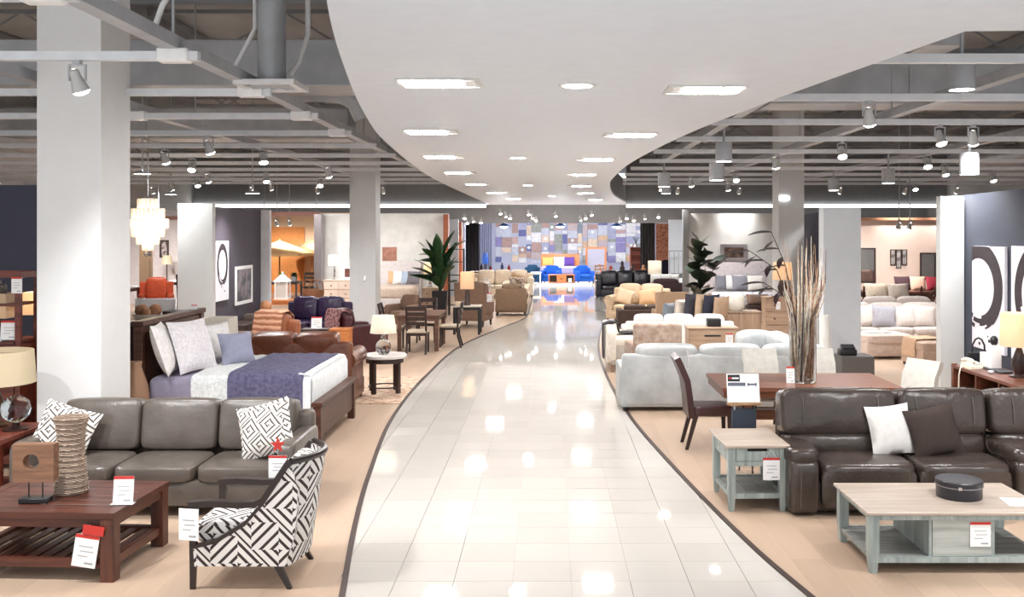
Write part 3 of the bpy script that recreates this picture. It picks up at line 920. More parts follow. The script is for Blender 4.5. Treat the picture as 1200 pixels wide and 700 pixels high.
# ------------------------------------------------------------------ furniture makers (origin at base centre, front faces -Y)
def make_sofa(name, label, cat, loc, rz, W, D, H, n, mat, seat_h=.45, arm_w=.2, arm_h=.62, back_d=.26, leg_h=.1, legm=None,
              cushions=True, cmat=None, arms='box', arm_sides=(-1, 1), skirt=False, group=None, p=6, pb=None):
    t = thing(name, label, cat, loc, rz, group)
    cmat = cmat or mat
    al = arm_w if -1 in arm_sides else 0.0; ar = arm_w if 1 in arm_sides else 0.0
    x0, x1 = -W / 2 + al, W / 2 - ar
    lz = 0.015 if skirt else leg_h
    part(t, 'base_frame', B().rbox(-W / 2 + .02, W / 2 - .02, -D / 2 + .04, D / 2 - .02, lz, seat_h - .14, .03), mat)
    part(t, 'back_frame', B().rbox(-W / 2 + .03, W / 2 - .03, D / 2 - .16, D / 2, lz + .02, H - (.1 if cushions else 0), .05, 3), mat)
    w = (x1 - x0) / n
    for i in range(n):
        a, c = x0 + i * w + .004, x0 + (i + 1) * w - .004
        part(t, 'seat_cushion', B().soft(a, c, -D / 2, D / 2 - back_d + .04, seat_h - .16, seat_h, p, 8, (0, 0, .12)), cmat)
        if cushions:
            M = tr((a + c) / 2, D / 2 - .14, seat_h - .02) @ rotx(-.16)
            part(t, 'back_cushion', B(M).soft(-w / 2 + .004, w / 2 - .004, -back_d + .06, .06, 0, H - seat_h + .03, pb or p, 8, (0, .2, .05)), cmat)
    for sd in arm_sides:
        xa = sd * (W / 2 - arm_w / 2)
        if arms == 'box':
            part(t, 'arm', B().soft(xa - arm_w / 2, xa + arm_w / 2, -D / 2 + .01, D / 2 - .02, lz, arm_h, 9, 8), mat)
        else:
            b = B().rbox(xa - arm_w * .34, xa + arm_w * .34, -D / 2 + .03, D / 2 - .03, lz, arm_h - .06, .03)
            b.tube([(xa + sd * .015, -D / 2 + .02, arm_h - .09), (xa + sd * .015, D / 2 - .02, arm_h - .09)], arm_w * .52, 16)
            part(t, 'arm', b, mat)
    if not skirt:
        legm = legm or BLACK
        for sx in (-1, 1):
            for sy in (-1, 1):
                part(t, 'leg', B().beam((sx * (W / 2 - .08), sy * (D / 2 - .1), leg_h + .03), (sx * (W / 2 - .07), sy * (D / 2 - .09), 0), .06, .06, .04, .04), legm, smooth=0)
    return t

def make_table(name, label, cat, loc, rz, W, D, H, mat, top_m=None, top_t=.04, leg=.07, apron=.08, inset=.03, shelf=None, group=None, taper=1.0, over=0.0, legm=None):
    t = thing(name, label, cat, loc, rz, group)
    part(t, 'tabletop', B().rbox(-W / 2 - over, W / 2 + over, -D / 2 - over, D / 2 + over, H - top_t, H, .006, 1), top_m or mat, smooth=30)
    for sx in (-1, 1):
        for sy in (-1, 1):
            x, y = sx * (W / 2 - inset - leg / 2), sy * (D / 2 - inset - leg / 2)
            part(t, 'leg', B().beam((x, y, H - top_t), (x, y, 0), leg, leg, leg * taper, leg * taper), legm or mat, smooth=0)
    if apron:
        L_ = H - top_t
        i = inset + leg * .25
        bs = [(-W / 2 + i, W / 2 - i, -D / 2 + i, -D / 2 + i + .02), (-W / 2 + i, W / 2 - i, D / 2 - i - .02, D / 2 - i),
              (-W / 2 + i, -W / 2 + i + .02, -D / 2 + i + .02, D / 2 - i - .02), (W / 2 - i - .02, W / 2 - i, -D / 2 + i + .02, D / 2 - i - .02)]
        for q in bs: part(t, 'apron', B().box(*q, L_ - apron, L_), mat, smooth=0)
    if shelf is not None:
        part(t, 'shelf', B().box(-W / 2 + inset + .02, W / 2 - inset - .02, -D / 2 + inset + .02, D / 2 - inset - .02, shelf - .025, shelf), mat, smooth=0)
    return t

def make_lamp(name, label, loc, base_prof, base_m, shade, shade_m, on=True, sq=False, group=None, n=28, rz=0.0, power=LAMP_W):
    """base_prof: lathe profile from z=0; shade: (r bottom, r top, z0, z1)"""
    t = thing(name, label, 'lamp', loc, rz, group)
    part(t, 'lamp_base', B().lathe(base_prof, 24), base_m)
    r0, r1, z0, z1 = shade
    part(t, 'lamp_shade', B().shade(r0, r1, z0, z1, .006, 4 if sq else n) if not sq else B(rotz(PI / 4)).shade(r0 * 1.414, r1 * 1.414, z0, z1, .008, 4), shade_m, smooth=0 if sq else 40)
    part(t, 'lamp_stem', B().cyl(0, 0, base_prof[-1][1] - .02, z1 - .02, .008, n=8).box(-r1 + .01, r1 - .01, -.004, .004, z1 - .025, z1 - .017), CHROME)
    if on:
        part(t, 'bulb', B().lathe([(.012, z0 + .03), (.03, z0 + .08), (.022, z0 + .12), (.002, z0 + .13)], 12), LENSW)
        light('POINT', 'bulb_light', (0, 0, z1 - .05), power, t, color=(1, .94, .85), shadow_soft_size=.04)
    return t

def shade_mat(name, c, tr_=.5):
    if name in _M: return _M[name]
    m, nt, b = base_mat(name)
    b.inputs['Base Color'].default_value = rgb(*c)
    b.inputs['Roughness'].default_value = .9
    t = nt.nodes.new('ShaderNodeBsdfTranslucent')
    t.inputs[0].default_value = rgb(*c)
    mx = nt.nodes.new('ShaderNodeMixShader'); mx.inputs[0].default_value = tr_
    nt.links.new(b.outputs[0], mx.inputs[1]); nt.links.new(t.outputs[0], mx.inputs[2])
    nt.links.new(mx.outputs[0], nt.nodes['Material Output'].inputs[0])
    _M[name] = m
    return m
SH_WHITE = shade_mat('white_lamp_shade', (240, 236, 228))
SH_CREAM = shade_mat('cream_lamp_shade', (228, 216, 190))
SH_TAN = shade_mat('tan_lamp_shade', (238, 216, 188))

def make_pillow(label, mat, loc, w, h, t, rz=0.0, lean=-.3, roll=0.0, group=None):
    o = solo('throw_pillow', B(rotx(lean) @ tr(0, 0, h / 2) @ roty(roll) @ tr(0, 0, -h / 2)).pillow(w, h, t), mat, label, 'pillow', loc, rz, group, smooth=80)
    return o

def make_tag(label, loc, w=.13, h=.2, rz=0.0, lean=-.12, stand=False, name='price_tag', hang=False, red=True):
    t = thing(name, label, 'price tag', loc, rz)
    M = rotx(lean)
    part(t, 'card', B(M).box(-w / 2, w / 2, -.002, .002, 0, h), PAPER, smooth=0)
    if red: part(t, 'red_band', B(M).box(-w / 2, w / 2, -.0035, -.002, h * .89, h), REDC, 'red header band', smooth=0)
    b = B(M)
    for k, (a, c) in enumerate(((-.3, .3), (-.22, .34), (-.3, .12))):
        b.box(a * w, c * w, -.003, -.002, h * (.62 - .15 * k), h * (.65 - .15 * k))
    b.box(.02 * w, .38 * w, -.003, -.002, h * .1, h * .16)
    o = part(t, 'print', b, INK, 'small grey printed lines', smooth=0); o['kind'] = 'stuff'
    if stand:
        part(t, 'stand_foot', B().rbox(-w / 2 - .01, w / 2 + .01, -.03, .04, -.0, .006, .002, 1), plain('clear_acrylic', (225, 228, 230), .1))
    if hang:
        part(t, 'string', B().tube([(-w * .3, 0, h), (0, .01, h + .07), (w * .3, 0, h)], .002, 5), PAPER)
    return t

# ------------------------------------------------------------------ front left group
def coffee_table():
    t = thing('coffee_table', 'dark walnut coffee table with a slatted lower shelf at the front left', 'coffee table', (-3.685, 7.39, 0), -.05)
    W, D, H = 1.25, .9, .5
    b = B().box(-W / 2, W / 2, -D / 2, -D / 2 + .09, H - .045, H).box(-W / 2, W / 2, D / 2 - .09, D / 2, H - .045, H)
    b.box(-W / 2, -W / 2 + .09, -D / 2 + .09, D / 2 - .09, H - .045, H).box(W / 2 - .09, W / 2, -D / 2 + .09, D / 2 - .09, H - .045, H)
    part(t, 'top_frame', b, DKWOOD, smooth=0)
    n = 6; iw = D - .18
    for k in range(n):
        y = -D / 2 + .09 + k * iw / n
        part(t, 'top_plank', B().rbox(-W / 2 + .092, W / 2 - .092, y + .0015, y + iw / n - .0015, H - .042, H - .001, .002, 1), DKWOOD, smooth=30)
    for sx in (-1, 1):
        for sy in (-1, 1):
            x, y = sx * (W / 2 - .055), sy * (D / 2 - .055)
            part(t, 'leg', B().rbox(x - .05, x + .05, y - .05, y + .05, 0, H - .045, .004, 1), DKWOODZ, smooth=30)
    i = .03
    for y in (-D / 2 + .02, D / 2 - .045):
        part(t, 'apron', B().box(-W / 2 + .105, W / 2 - .105, y, y + .025, H - .11, H - .045), DKWOOD, smooth=0)
    for x in (-W / 2 + .02, W / 2 - .045):
        part(t, 'apron', B().box(x, x + .025, -D / 2 + .105, D / 2 - .105, H - .11, H - .045), DKWOODY, smooth=0)
    for y in (-D / 2 + .03, D / 2 - .08):
        part(t, 'shelf_rail', B().box(-W / 2 + .1, W / 2 - .1, y, y + .05, .1, .16), DKWOOD, smooth=0)
    for x in (-W / 2 + .03, W / 2 - .08):
        part(t, 'shelf_rail', B().box(x, x + .05, -D / 2 + .1, D / 2 - .1, .1, .16), DKWOODY, smooth=0)
    m = 10; w0 = -W / 2 + .09; ww = W - .18
    for k in range(m):
        x = w0 + (k + .5) * ww / m
        part(t, 'slat', B().box(x - .032, x + .032, -D / 2 + .075, D / 2 - .075, .125, .145), DKWOODY, smooth=0)
coffee_table()

t = thing('carved_sculpture', 'square wooden block sculpture with a round hole on a black foot', 'sculpture', (-3.79, 7.2, .501), .05)
part(t, 'foot', B().rbox(-.105, .105, -.05, .05, 0, .035, .004, 1), BLACK)
part(t, 'pin', B().cyl(-.05, 0, .035, .16, .005, n=8), BLACK); part(t, 'pin', B().cyl(.05, 0, .035, .16, .005, n=8), BLACK)
b = B(); n = 32
sq = []; ci = []
for k in range(n):
    a = 2 * PI * k / n + PI / 4
    c, s_ = math.cos(a), math.sin(a); m_ = max(abs(c), abs(s_))
    sq.append((.148 * c / m_, .295 + .138 * s_ / m_)); ci.append((-.015 + .058 * c, .305 + .058 * s_))
vs = []
for y in (-.045, .045):
    vs += [(p[0], y, p[1]) for p in sq] + [(p[0], y, p[1]) for p in ci]
fs = []
for k in range(n):
    k2 = (k + 1) % n
    fs += [(k, k2, n + k2, n + k), (2 * n + k, 3 * n + k, 3 * n + k2, 2 * n + k2), (k, 2 * n + k, 2 * n + k2, k2), (n + k, n + k2, 3 * n + k2, 3 * n + k)]
part(t, 'pierced_block', b.add(vs, fs), wood('driftwood_block', (92, 62, 46), (146, 106, 80), 'X', .6), smooth=30)

t = thing('wicker_vase', 'tall waisted woven wicker vase on the dark coffee table', 'vase', (-3.66, 7.47, .501))
prof = [(.0, .0), (.115, 0), (.12, .03), (.112, .12), (.1, .25), (.095, .36), (.1, .46), (.115, .54), (.125, .58), (.118, .585), (.105, .55), (.085, .36), (.09, .1), (0, .05)]
part(t, 'woven_body', B().lathe(prof, 30, cap=False), weave('wicker', (112, 90, 76), (206, 184, 164), 34))
for z, rr in ((.02, .121), (.06, .12), (.1, .116), (.14, .112), (.18, .108), (.22, .104), (.26, .101), (.30, .099), (.34, .097), (.38, .097), (.42, .1), (.46, .103), (.5, .109), (.54, .117), (.575, .124)):
    pts = [(rr * math.cos(2 * PI * k / 24) * (1 + .02 * math.sin(5 * k + z * 90)), rr * math.sin(2 * PI * k / 24), z + .004 * math.sin(k * 2.5 + z * 60)) for k in range(25)]
    part(t, 'woven_hoop', B().tube(pts, .0055, 6), weave('wicker', (112, 90, 76), (206, 184, 164), 34))

make_tag('price card standing on the dark coffee table, facing the viewer', (-3.12, 7.14, .502), .145, .2, .05, -.15, stand=True)
t = make_tag('hanging price tag with a red flap on the front leg of the dark coffee table', (-3.3, 6.905, .12), .17, .23, .05, -.02, hang=True)
t.rotation_euler = (0, .15, 0)
part(t, 'red_flap', B().box(-.04, .11, -.004, .004, .235, .3), REDC, 'red paper flap', smooth=0)

SEAT = leather('taupe_leather', (90, 82, 76), .3, 6, .35)
sofa_a = make_sofa('leather_sofa', 'taupe leather three seat sofa with two key pattern pillows behind the dark coffee table', 'sofa', (-3.45, 8.92, 0), 0, 2.5, .96, .9, 3, SEAT, .46, .16, .66, .28, .1, BLACK, pb=9)

GREEK = greek('key_pattern_cloth', .27, (226, 222, 218), (58, 46, 44), PI / 4, 5.0)
GREEKP = greek('key_pattern_pillow_cloth', .17, (222, 216, 210), (84, 76, 72), PI / 4, 4.5)
make_pillow('black and white key pattern pillow at the left end of the taupe sofa', GREEKP, (-4.36, 8.76, .48), .5, .46, .16, .25, -.3, .35)
make_pillow('black and white key pattern pillow at the right end of the taupe sofa', GREEKP, (-2.56, 8.7, .48), .52, .5, .17, -.2, -.3, -.28)

def accent_chair():
    t = thing('accent_armchair', 'armchair in bold black and white key pattern cloth with dark wood frame', 'armchair', (-2.16, 7.11, 0), -PI / 2)
    ESPX = plain('dark_espresso_frame', (44, 34, 32), .35, var=.15)
    curve = [(-.31, .29), (-.15, .33), (.055, .455), (.19, .61), (.29, .76), (.37, .885)]
    for sx in (-1, 1):
        part(t, 'leg', B().beam((sx * .31, -.315, .6), (sx * .31, -.32, 0), .045, .055, .03, .035), ESPX, smooth=0)
        part(t, 'leg', B().beam((sx * .27, .24, .2), (sx * .31, .36, 0), .045, .05, .028, .03), ESPX, smooth=0)
        poly = [(-.3, .17), (.33, .17)] + [(.40, .40), (.42, .70), (.37, .885)] + curve[-2::-1]
        x = sx * .31
        part(t, 'side_panel', B().prism(poly, x - .028, x + .028, 'x'), GREEK, smooth=30)
        part(t, 'arm_rail', B().ribbon([(-.345, .575), (-.2, .585), (0, .575), (.12, .58), (.19, .615), (.29, .76), (.38, .895)], x - .034, x + .034, .042), ESPX, smooth=50)
        part(t, 'side_rail', B().ribbon([(-.33, .285), (-.15, .335), (.055, .46), (.19, .61)], x - .032, x + .032, .022), ESPX, smooth=50)
    def back(u, v):
        a = -1 + 2 * u
        bul = .15 * (1 - a * a)
        z = .17 + .72 * v
        return (.335 * a, .345 + bul * (.45 + .55 * v) + .035 * v, z)
    part(t, 'back_panel', B().patch(back, 16, 8, .05), GREEK, smooth=60)
    part(t, 'top_rail', B().tube([(.335 * (-1 + 2 * k / 16), .37 + .15 * (1 - (-1 + 2 * k / 16) ** 2), .9) for k in range(17)], .026, 8), ESPX)
    part(t, 'seat_frame', B().rbox(-.285, .285, -.31, .34, .17, .3, .02), GREEK)
    part(t, 'seat_cushion', B().soft(-.28, .28, -.34, .3, .3, .46, 6, 8, (0, 0, .12)), GREEK)
    M = tr(0, .3, .44) @ rotx(-.2)
    part(t, 'back_cushion', B(M).soft(-.27, .27, -.09, .07, 0, .44, 5, 8, (0, .3, .1)), GREEK)
accent_chair()
t = make_tag('white price card hanging on the front of the key pattern armchair', (-2.49, 6.745, .36), .15, .22, -.2, 0, red=False)
t = make_tag('price card under a red star standing beside the key pattern armchair', (-2.06, 7.42, .624), .14, .17, 0, 0)
st = [(.06 * (1 if k % 2 == 0 else .42) * math.sin(PI * k / 5), .25 + .062 * (1 if k % 2 == 0 else .42) * math.cos(PI * k / 5)) for k in range(10)]
part(t, 'red_star', B().prism(st, -.004, .004, 'y'), REDC, 'red paper star', smooth=0)
part(t, 'holder_rod', B().cyl(0, .008, -.0, .25, .004, n=6), CHROME)

# end table, glass orb, lamp and cabinets at the left edge
make_table('end_table', 'red brown end table at the left edge beside the taupe sofa', 'side table', (-5.03, 8.8, 0), 0, .6, .8, .7, REDW, None, .05, .07, .12, .02, .2)
t = thing('glass_orb', 'faceted clear glass orb on a dark round foot at the left edge', 'ornament', (-4.84, 8.85, .701))
part(t, 'orb_foot', B().lathe([(.11, 0), (.11, .015), (.03, .03), (.03, .06), (.06, .07)], 20), plain('dark_bronze', (60, 40, 36), .35, .6))
bm = bmesh.new(); bmesh.ops.create_icosphere(bm, subdivisions=2, radius=.13)
bb = B(); bm.verts.index_update(); bb.add([(v.co.x, v.co.y, v.co.z + .19) for v in bm.verts], [[v.index for v in f.verts] for f in bm.faces]); bm.free()
part(t, 'orb', bb, glass('cut_glass', (225, 235, 240), .03), smooth=0)
make_lamp('table_lamp', 'table lamp with a wide beige drum shade above the glass orb', (-5.1, 9.0, .701), [(.1, 0), (.1, .02), (.03, .05), (.05, .15), (.06, .25), (.02, .34), (.015, .4)], plain('bronze_base', (90, 66, 50), .3, .7), (.33, .31, .4, .7), SH_CREAM, on=False)

def etagere():
    t = thing('display_cabinet', 'tall red mahogany shelf cabinet with drawers at the left edge', 'cabinet', (-6.0, 10.4, 0))
    W, D = .94, .42
    for x in (-W / 2, W / 2 - .055):
        for y in (-D / 2, D / 2 - .05):
            part(t, 'post', B().box(x, x + .055, y, y + .05, 0, 2.02), REDW, smooth=0)
    part(t, 'top_board', B().box(-W / 2 - .03, W / 2 + .03, -D / 2 - .03, D / 2 + .02, 2.02, 2.08), REDW, smooth=0)
    for z in (1.32, 1.72):
        part(t, 'shelf_board', B().box(-W / 2 + .056, W / 2 - .056, -D / 2 + .01, D / 2 - .02, z, z + .03) if z > 1.5 else B().box(-W / 2 + .056, W / 2 - .056, -D / 2 - .02, D / 2 - .02, z, z + .03), REDW, smooth=0)
    part(t, 'body', B().box(-W / 2 + .056, W / 2 - .056, -D / 2 + .03, D / 2 - .03, .06, 1.31), REDW, smooth=0)
    for k in range(4):
        d = part(t, 'drawer', B().rbox(-W / 2 + .07, W / 2 - .07, -D / 2 + .008, -D / 2 + .03, .1 + k * .3, .37 + k * .3, .004, 1), REDW)
        part(d, 'knob', B(tr(0, -D / 2 + .008, .235 + k * .3) @ rotx(PI / 2)).cyl(0, 0, 0, .02, .014), BLACK)
etagere()
make_lamp('box_shade_lamp', 'small lamp with a beige box shade on the mahogany shelf at the far left', (-5.84, 10.36, 1.351), [(.06, 0), (.06, .02), (.02, .04), (.02, .24)], ESP, (.16, .15, .24, .5), SH_TAN, sq=True, power=5)
b = B().rbox(-.2, -.03, -.08, .08, 0, .2, .01).rbox(-.02, .03, -.08, .08, 0, .24, .01).rbox(.035, .08, -.08, .08, 0, .22, .01)
for i, (x, w, h, c) in enumerate(((-.2, .05, .2, (60, 60, 70)), (-.145, .04, .23, (180, 170, 160)), (-.1, .06, .21, (40, 38, 44)), (-.035, .035, .24, (150, 140, 150)), (.005, .05, .2, (58, 44, 40)))):
    solo('book', B().rbox(0, w, -.08, .08, 0, h * .98, .003, 1), plain('book_cover_%s' % 'abcde'[i], c, .5), ['dark grey', 'pale', 'black', 'lilac grey', 'brown'][i] + ' book in the row on the upper mahogany shelf', 'book', (-5.86 + x, 10.36, 1.752), 0, 'books on the mahogany shelf')
t = thing('console_cabinet', 'low dark red console between the navy wall and the white column', 'cabinet', (-5.6, 11.05, 0))
part(t, 'body', B().rbox(-.42, .42, -.2, .2, .05, 1.3, .006, 1), REDW)
part(t, 'plinth', B().box(-.4, .4, -.18, .18, 0, .05), REDW, smooth=0)
d = part(t, 'door', B().rbox(-.4, -.01, -.215, -.2, .08, 1.26, .004, 1), REDW); part(d, 'knob', B(tr(-.05, -.215, .7) @ rotx(PI / 2)).cyl(0, 0, 0, .02, .015), BLACK)
d = part(t, 'door', B().rbox(.01, .4, -.215, -.2, .08, 1.26, .004, 1), REDW); part(d, 'knob', B(tr(.05, -.215, .7) @ rotx(PI / 2)).cyl(0, 0, 0, .02, .015), BLACK)
make_lamp('box_shade_lamp', 'small lamp with a beige box shade partly behind the white column', (-5.72, 11.05, 1.301), [(.06, 0), (.06, .02), (.02, .04), (.02, .26)], ESP, (.18, .17, .27, .52), SH_TAN, sq=True, power=5)
make_tag('white price card standing on the ledge of the mahogany cabinet', (-5.68, 10.24, 1.365), .17, .2, 0, -.1, stand=True)
make_tag('price tag with red band hanging on the mahogany cabinet post', (-5.53, 10.13, 1.86), .11, .17, 0, 0)
solo('open_leaflet', B().rbox(-.12, .12, -.09, .09, 0, .012, .003, 1), PAPER, 'white leaflet lying on the mahogany cabinet ledge', 'leaflet', (-5.86, 10.25, 1.351), .2)

# ------------------------------------------------------------------ bed behind the taupe sofa
BEDW = wood('dark_bed_wood', (50, 26, 18), (92, 54, 38), 'Y')
LAV = fabric('lavender_sheet', (150, 144, 164), .15)
def dark_bed():
    t = thing('wooden_bed', 'dark wooden bed with lavender sheets, layered quilts and low footboard', 'bed', (-3.66, 12.1, 0), PI / 2)
    # local: head at +Y, foot at -Y ; width along X
    W, L = 2.0, 2.14
    hb = L / 2
    for sx in (-1, 1):
        part(t, 'leg', B().rbox(sx * (W / 2 - .05) - .05, sx * (W / 2 - .05) + .05, hb - .1, hb, 0, 1.42, .005, 1), BEDW)
        part(t, 'leg', B().rbox(sx * (W / 2 - .05) - .05, sx * (W / 2 - .05) + .05, -hb, -hb + .09, 0, .5, .005, 1), BEDW)
        part(t, 'side_rail', B().box(sx * (W / 2 - .03) - .02, sx * (W / 2 - .03) + .02, -hb + .09, hb - .1, .2, .42), BEDW, smooth=0)
    part(t, 'headboard', B().box(-W / 2 + .1, W / 2 - .1, hb - .075, hb - .03, .3, 1.4), BEDW, smooth=0)
    part(t, 'headboard_cap', B().rbox(-W / 2 - .02, W / 2 + .02, hb - .12, hb + .02, 1.42, 1.48, .006, 1), BEDW)
    for k in range(4):
        part(t, 'headboard_panel', B().box(-W / 2 + .14 + k * .435, -W / 2 + .14 + k * .435 + .4, hb - .09, hb - .075, .5, 1.34), BEDW, smooth=0)
    part(t, 'footboard', B().box(-W / 2 + .1, W / 2 - .1, -hb + .02, -hb + .07, .14, .47), BEDW, smooth=0)
    part(t, 'footboard_cap', B().rbox(-W / 2 - .02, W / 2 + .02, -hb - .02, -hb + .11, .5, .55, .006, 1), BEDW)
    part(t, 'box_spring', B().rbox(-W / 2 + .06, W / 2 - .06, -hb + .12, hb - .14, .3, .5, .03), LAV)
    part(t, 'mattress', B().rbox(-W / 2 + .05, W / 2 - .05, -hb + .12, hb - .14, .5, .83, .08, 4), LAV)
    return t
dark_bed()
def quilt(label, mat, y0, y1, hang, th, loc=(-3.66, 12.1, 0), rz=PI / 2, W=2.0, top=.835, foot=None, wob=.006, r=.07):
    e = W / 2 - .045
    prof = [(-e - .012, hang)]
    prof += [(-e - .012, top - r)] + [(-e - .012 + r * (1 - math.cos(a)), top - r + r * math.sin(a)) for a in (.5, 1.0)] + [(-e + r, top + .002)]
    for k in range(1, 8): prof.append((-e + r + (2 * e - 2 * r) * k / 8, top + .004 + .012 * math.sin(PI * k / 8)))
    right = [(-p[0], p[1]) for p in prof[:5]][::-1]
    prof = prof + right
    b = B().ribbon([(p[0], p[1]) for p in prof], y0, y1, th, 'y', 10, wob)
    return b
# note: 'y' ribbons take (x, z) profiles
t = thing('quilt', 'white quilted throw folded across the middle of the dark wooden bed', 'quilt', (-3.66, 12.1, 0), PI / 2)
part(t, 'cloth', quilt('', None, -.05, .42, .36, .022), blotch('white_matelasse', (196, 200, 202), (232, 232, 230), 30, .9, .35, .65, .6), smooth=70)
t = thing('quilt', 'blue violet quilt spread over the foot half of the dark wooden bed', 'quilt', (-3.66, 12.1, 0), PI / 2)
part(t, 'cloth', quilt('', None, -.86, .0, .36, .03, top=.85), blotch('violet_quilt', (74, 72, 98), (104, 100, 128), 22, .95, .35, .65, .8), smooth=70)
t = thing('quilt', 'white coverlet hanging over the foot end of the dark wooden bed', 'quilt', (-3.66, 12.1, 0), PI / 2)
part(t, 'cloth', quilt('', None, -.95, -.8, .34, .02), fabric('white_coverlet', (226, 228, 230), .4), smooth=70)
part(t, 'foot_drop', B().ribbon([(-.945, .36), (-.955, .6), (-.95, .78), (-.92, .845), (-.8, .862)], -.95, .95, .02, 'x', 12, .005), fabric('white_coverlet', (226, 228, 230), .4), smooth=70)
PW = blotch('white_pillow_cloth', (214, 210, 210), (232, 228, 226), 20, .9, .35, .65, .3)
make_pillow('white and grey pillow nearest the viewer against the dark headboard', PW, (-4.36, 11.32, .85), .62, .62, .2, PI / 2 + .2, -.32)
make_pillow('ribbed white square pillow second from the front on the dark bed', blotch('ribbed_white', (206, 200, 206), (230, 226, 228), 34, .9, .35, .65, .8), (-4.12, 11.52, .85), .66, .64, .22, PI / 2 - .35, -.34)
make_pillow('plain white pillow at the back of the dark bed near the far side', PW, (-4.2, 12.35, .85), .72, .52, .22, PI / 2 - .5, -.4)
make_pillow('blue grey square pillow in front of the plain white one on the bed', fabric('blue_grey_cloth', (146, 148, 168), .2), (-3.82, 12.06, .85), .46, .42, .16, PI / 2 - .75, -.34)
make_pillow('grey pillow lying behind the ribbed white one on the dark bed', fabric('blue_grey_cloth', (146, 148, 168), .2), (-4.42, 11.85, .85), .6, .5, .18, PI / 2, -.25)
make_tag('small red tag on the far top corner of the dark headboard', (-4.66, 12.82, 1.42), .08, .12, .3, 0)
t = thing('wicker_floor_basket', 'tall tan wicker floor vase squeezed between white column and bed', 'vase', (-4.6, 10.78, 0))
part(t, 'woven_body', B().lathe([(0, 0), (.1, 0), (.16, .2), (.19, .5), (.16, .8), (.09, 1.0), (.1, 1.06), (.07, 1.0), (.1, .8), (0, .1)], 24, cap=False), weave('wicker_tan', (120, 84, 62), (196, 156, 128), 40))

# brown sofa, nightstand lamp behind the bed
BRN = leather('brown_leather', (104, 58, 38), .3)
TANL = leather('light_brown_leather', (148, 90, 60), .35)
make_sofa('leather_sofa', 'brown leather sofa seen from behind, beyond the dark bed', 'sofa', (-3.95, 14.4, 0), PI, 2.35, .95, 1.02, 3, BRN, .46, .24, .74, .3, .06, ESP, arms='roll', pb=10)
t = make_table('nightstand', 'small dark nightstand between the headboard and the brown sofa', 'side table', (-4.58, 13.55, 0), 0, .42, .4, .62, ESP, None, .03, .05, .12, .02, .2)
make_lamp('table_lamp', 'table lamp with an off white box shade behind the bed headboard', (-4.58, 13.55, .621), [(.08, 0), (.08, .02), (.05, .06), (.07, .2), (.05, .34), (.01, .38)], plain('stone_base', (150, 140, 130), .5), (.205, .195, .4, .69), SH_WHITE, sq=True, on=False)

# round marble table and glass lamp by the aisle
t = thing('round_side_table', 'round white topped side table with dark legs beside the aisle', 'side table', (-2.53, 15.1, 0))
part(t, 'tabletop', B().lathe([(.3, .55), (.335, .555), (.34, .565), (.34, .595), (.33, .605), (0, .605)], 40, cap=False).lathe([(0, .55), (.3, .55)], 40, cap=False), plain('white_marble', (226, 220, 216), .2, var=.04), smooth=30)
part(t, 'ring_frame', B().shade(.29, .29, .48, .55, .03, 32), ESP, smooth=40)
for k in range(4):
    a = PI / 4 + k * PI / 2 + .25
    part(t, 'leg', B(rotz(a)).box(.235, .29, -.03, .03, 0, .55), ESP, smooth=0)
part(t, 'low_ring', B().shade(.255, .255, .1, .12, .02, 28), BLACK)
t = thing('glass_lamp', 'clear glass gourd table lamp with white shade on the round side table', 'lamp', (-2.55, 15.08, .606))
part(t, 'glass_body', B().lathe([(.0, 0), (.075, 0), (.11, .05), (.122, .11), (.11, .17), (.07, .215), (.035, .24), (.05, .265), (.035, .29), (.025, .3), (0, .3)], 28, cap=False), glass('smoke_glass', (196, 198, 198), .03))
part(t, 'lamp_cap', B().cyl(0, 0, .3, .36, .02), CHROME)
part(t, 'lamp_shade', B().shade(.205, .165, .33, .6, .006, 32), SH_WHITE)
light('POINT', 'bulb_light', (0, 0, .48), 1.2, t, color=(1, .85, .65), shadow_soft_size=.04)
solo('rug', B().rbox(-.85, .6, -.9, 1.7, .0045, .016, .004, 1), blotch('faded_floral_rug', (176, 142, 120), (214, 190, 168), 9), 'faded beige floral rug under the round side table', 'rug', (-2.75, 15.0, 0))

# ------------------------------------------------------------------ chairs and dining set
def wood_chair(label, loc, rz, mat=ESP, seat_m=None, group=None, W=.44, D=.46, H=.98, name='dining_chair', slats=3):
    t = thing(name, label, 'chair', loc, rz, group)
    for sx in (-1, 1):
        x = sx * (W / 2 - .025)
        part(t, 'leg', B().beam((x, -D / 2 + .025, .44), (x, -D / 2 + .025, 0), .04, .04, .032, .032), mat, smooth=0)
        part(t, 'leg', B().ribbon([(D / 2 + .04, 0), (D / 2 - .035, .25), (D / 2 - .04, .45), (D / 2 - .01, .7), (D / 2 + .06, H)], x - .02, x + .02, .04), mat, smooth=0)
    part(t, 'seat_frame', B().box(-W / 2 + .02, W / 2 - .02, -D / 2 + .02, D / 2 - .02, .38, .44), mat, smooth=0)
    part(t, 'seat', B().soft(-W / 2, W / 2, -D / 2, D / 2 - .02, .43, .485, 8, 6), seat_m or fabric('beige_seat', (206, 190, 170)))
    for k in range(slats):
        z = .6 + k * (H - .66) / max(1, slats - 1) * .92
        f = (z - .45) / (H - .45)
        part(t, 'backrest_slat', B().box(-W / 2 + .045, W / 2 - .045, D / 2 - .03 + .07 * f, D / 2 - .01 + .07 * f, z, z + (.09 if k == slats - 1 else .07)), mat, smooth=0)
    return t
make_table('dining_table', 'dark wooden dining table with four chairs beside the aisle on the left', 'table', (-2.72, 21.05, 0), 0, .9, 1.45, .76, wood('brown_dining_wood', (80, 52, 42), (128, 92, 76), 'X'), None, .05, .08, .08, .02)
wood_chair('dark dining chair standing at the near end of the left dining table', (-2.68, 20.02, 0), PI, slats=4)
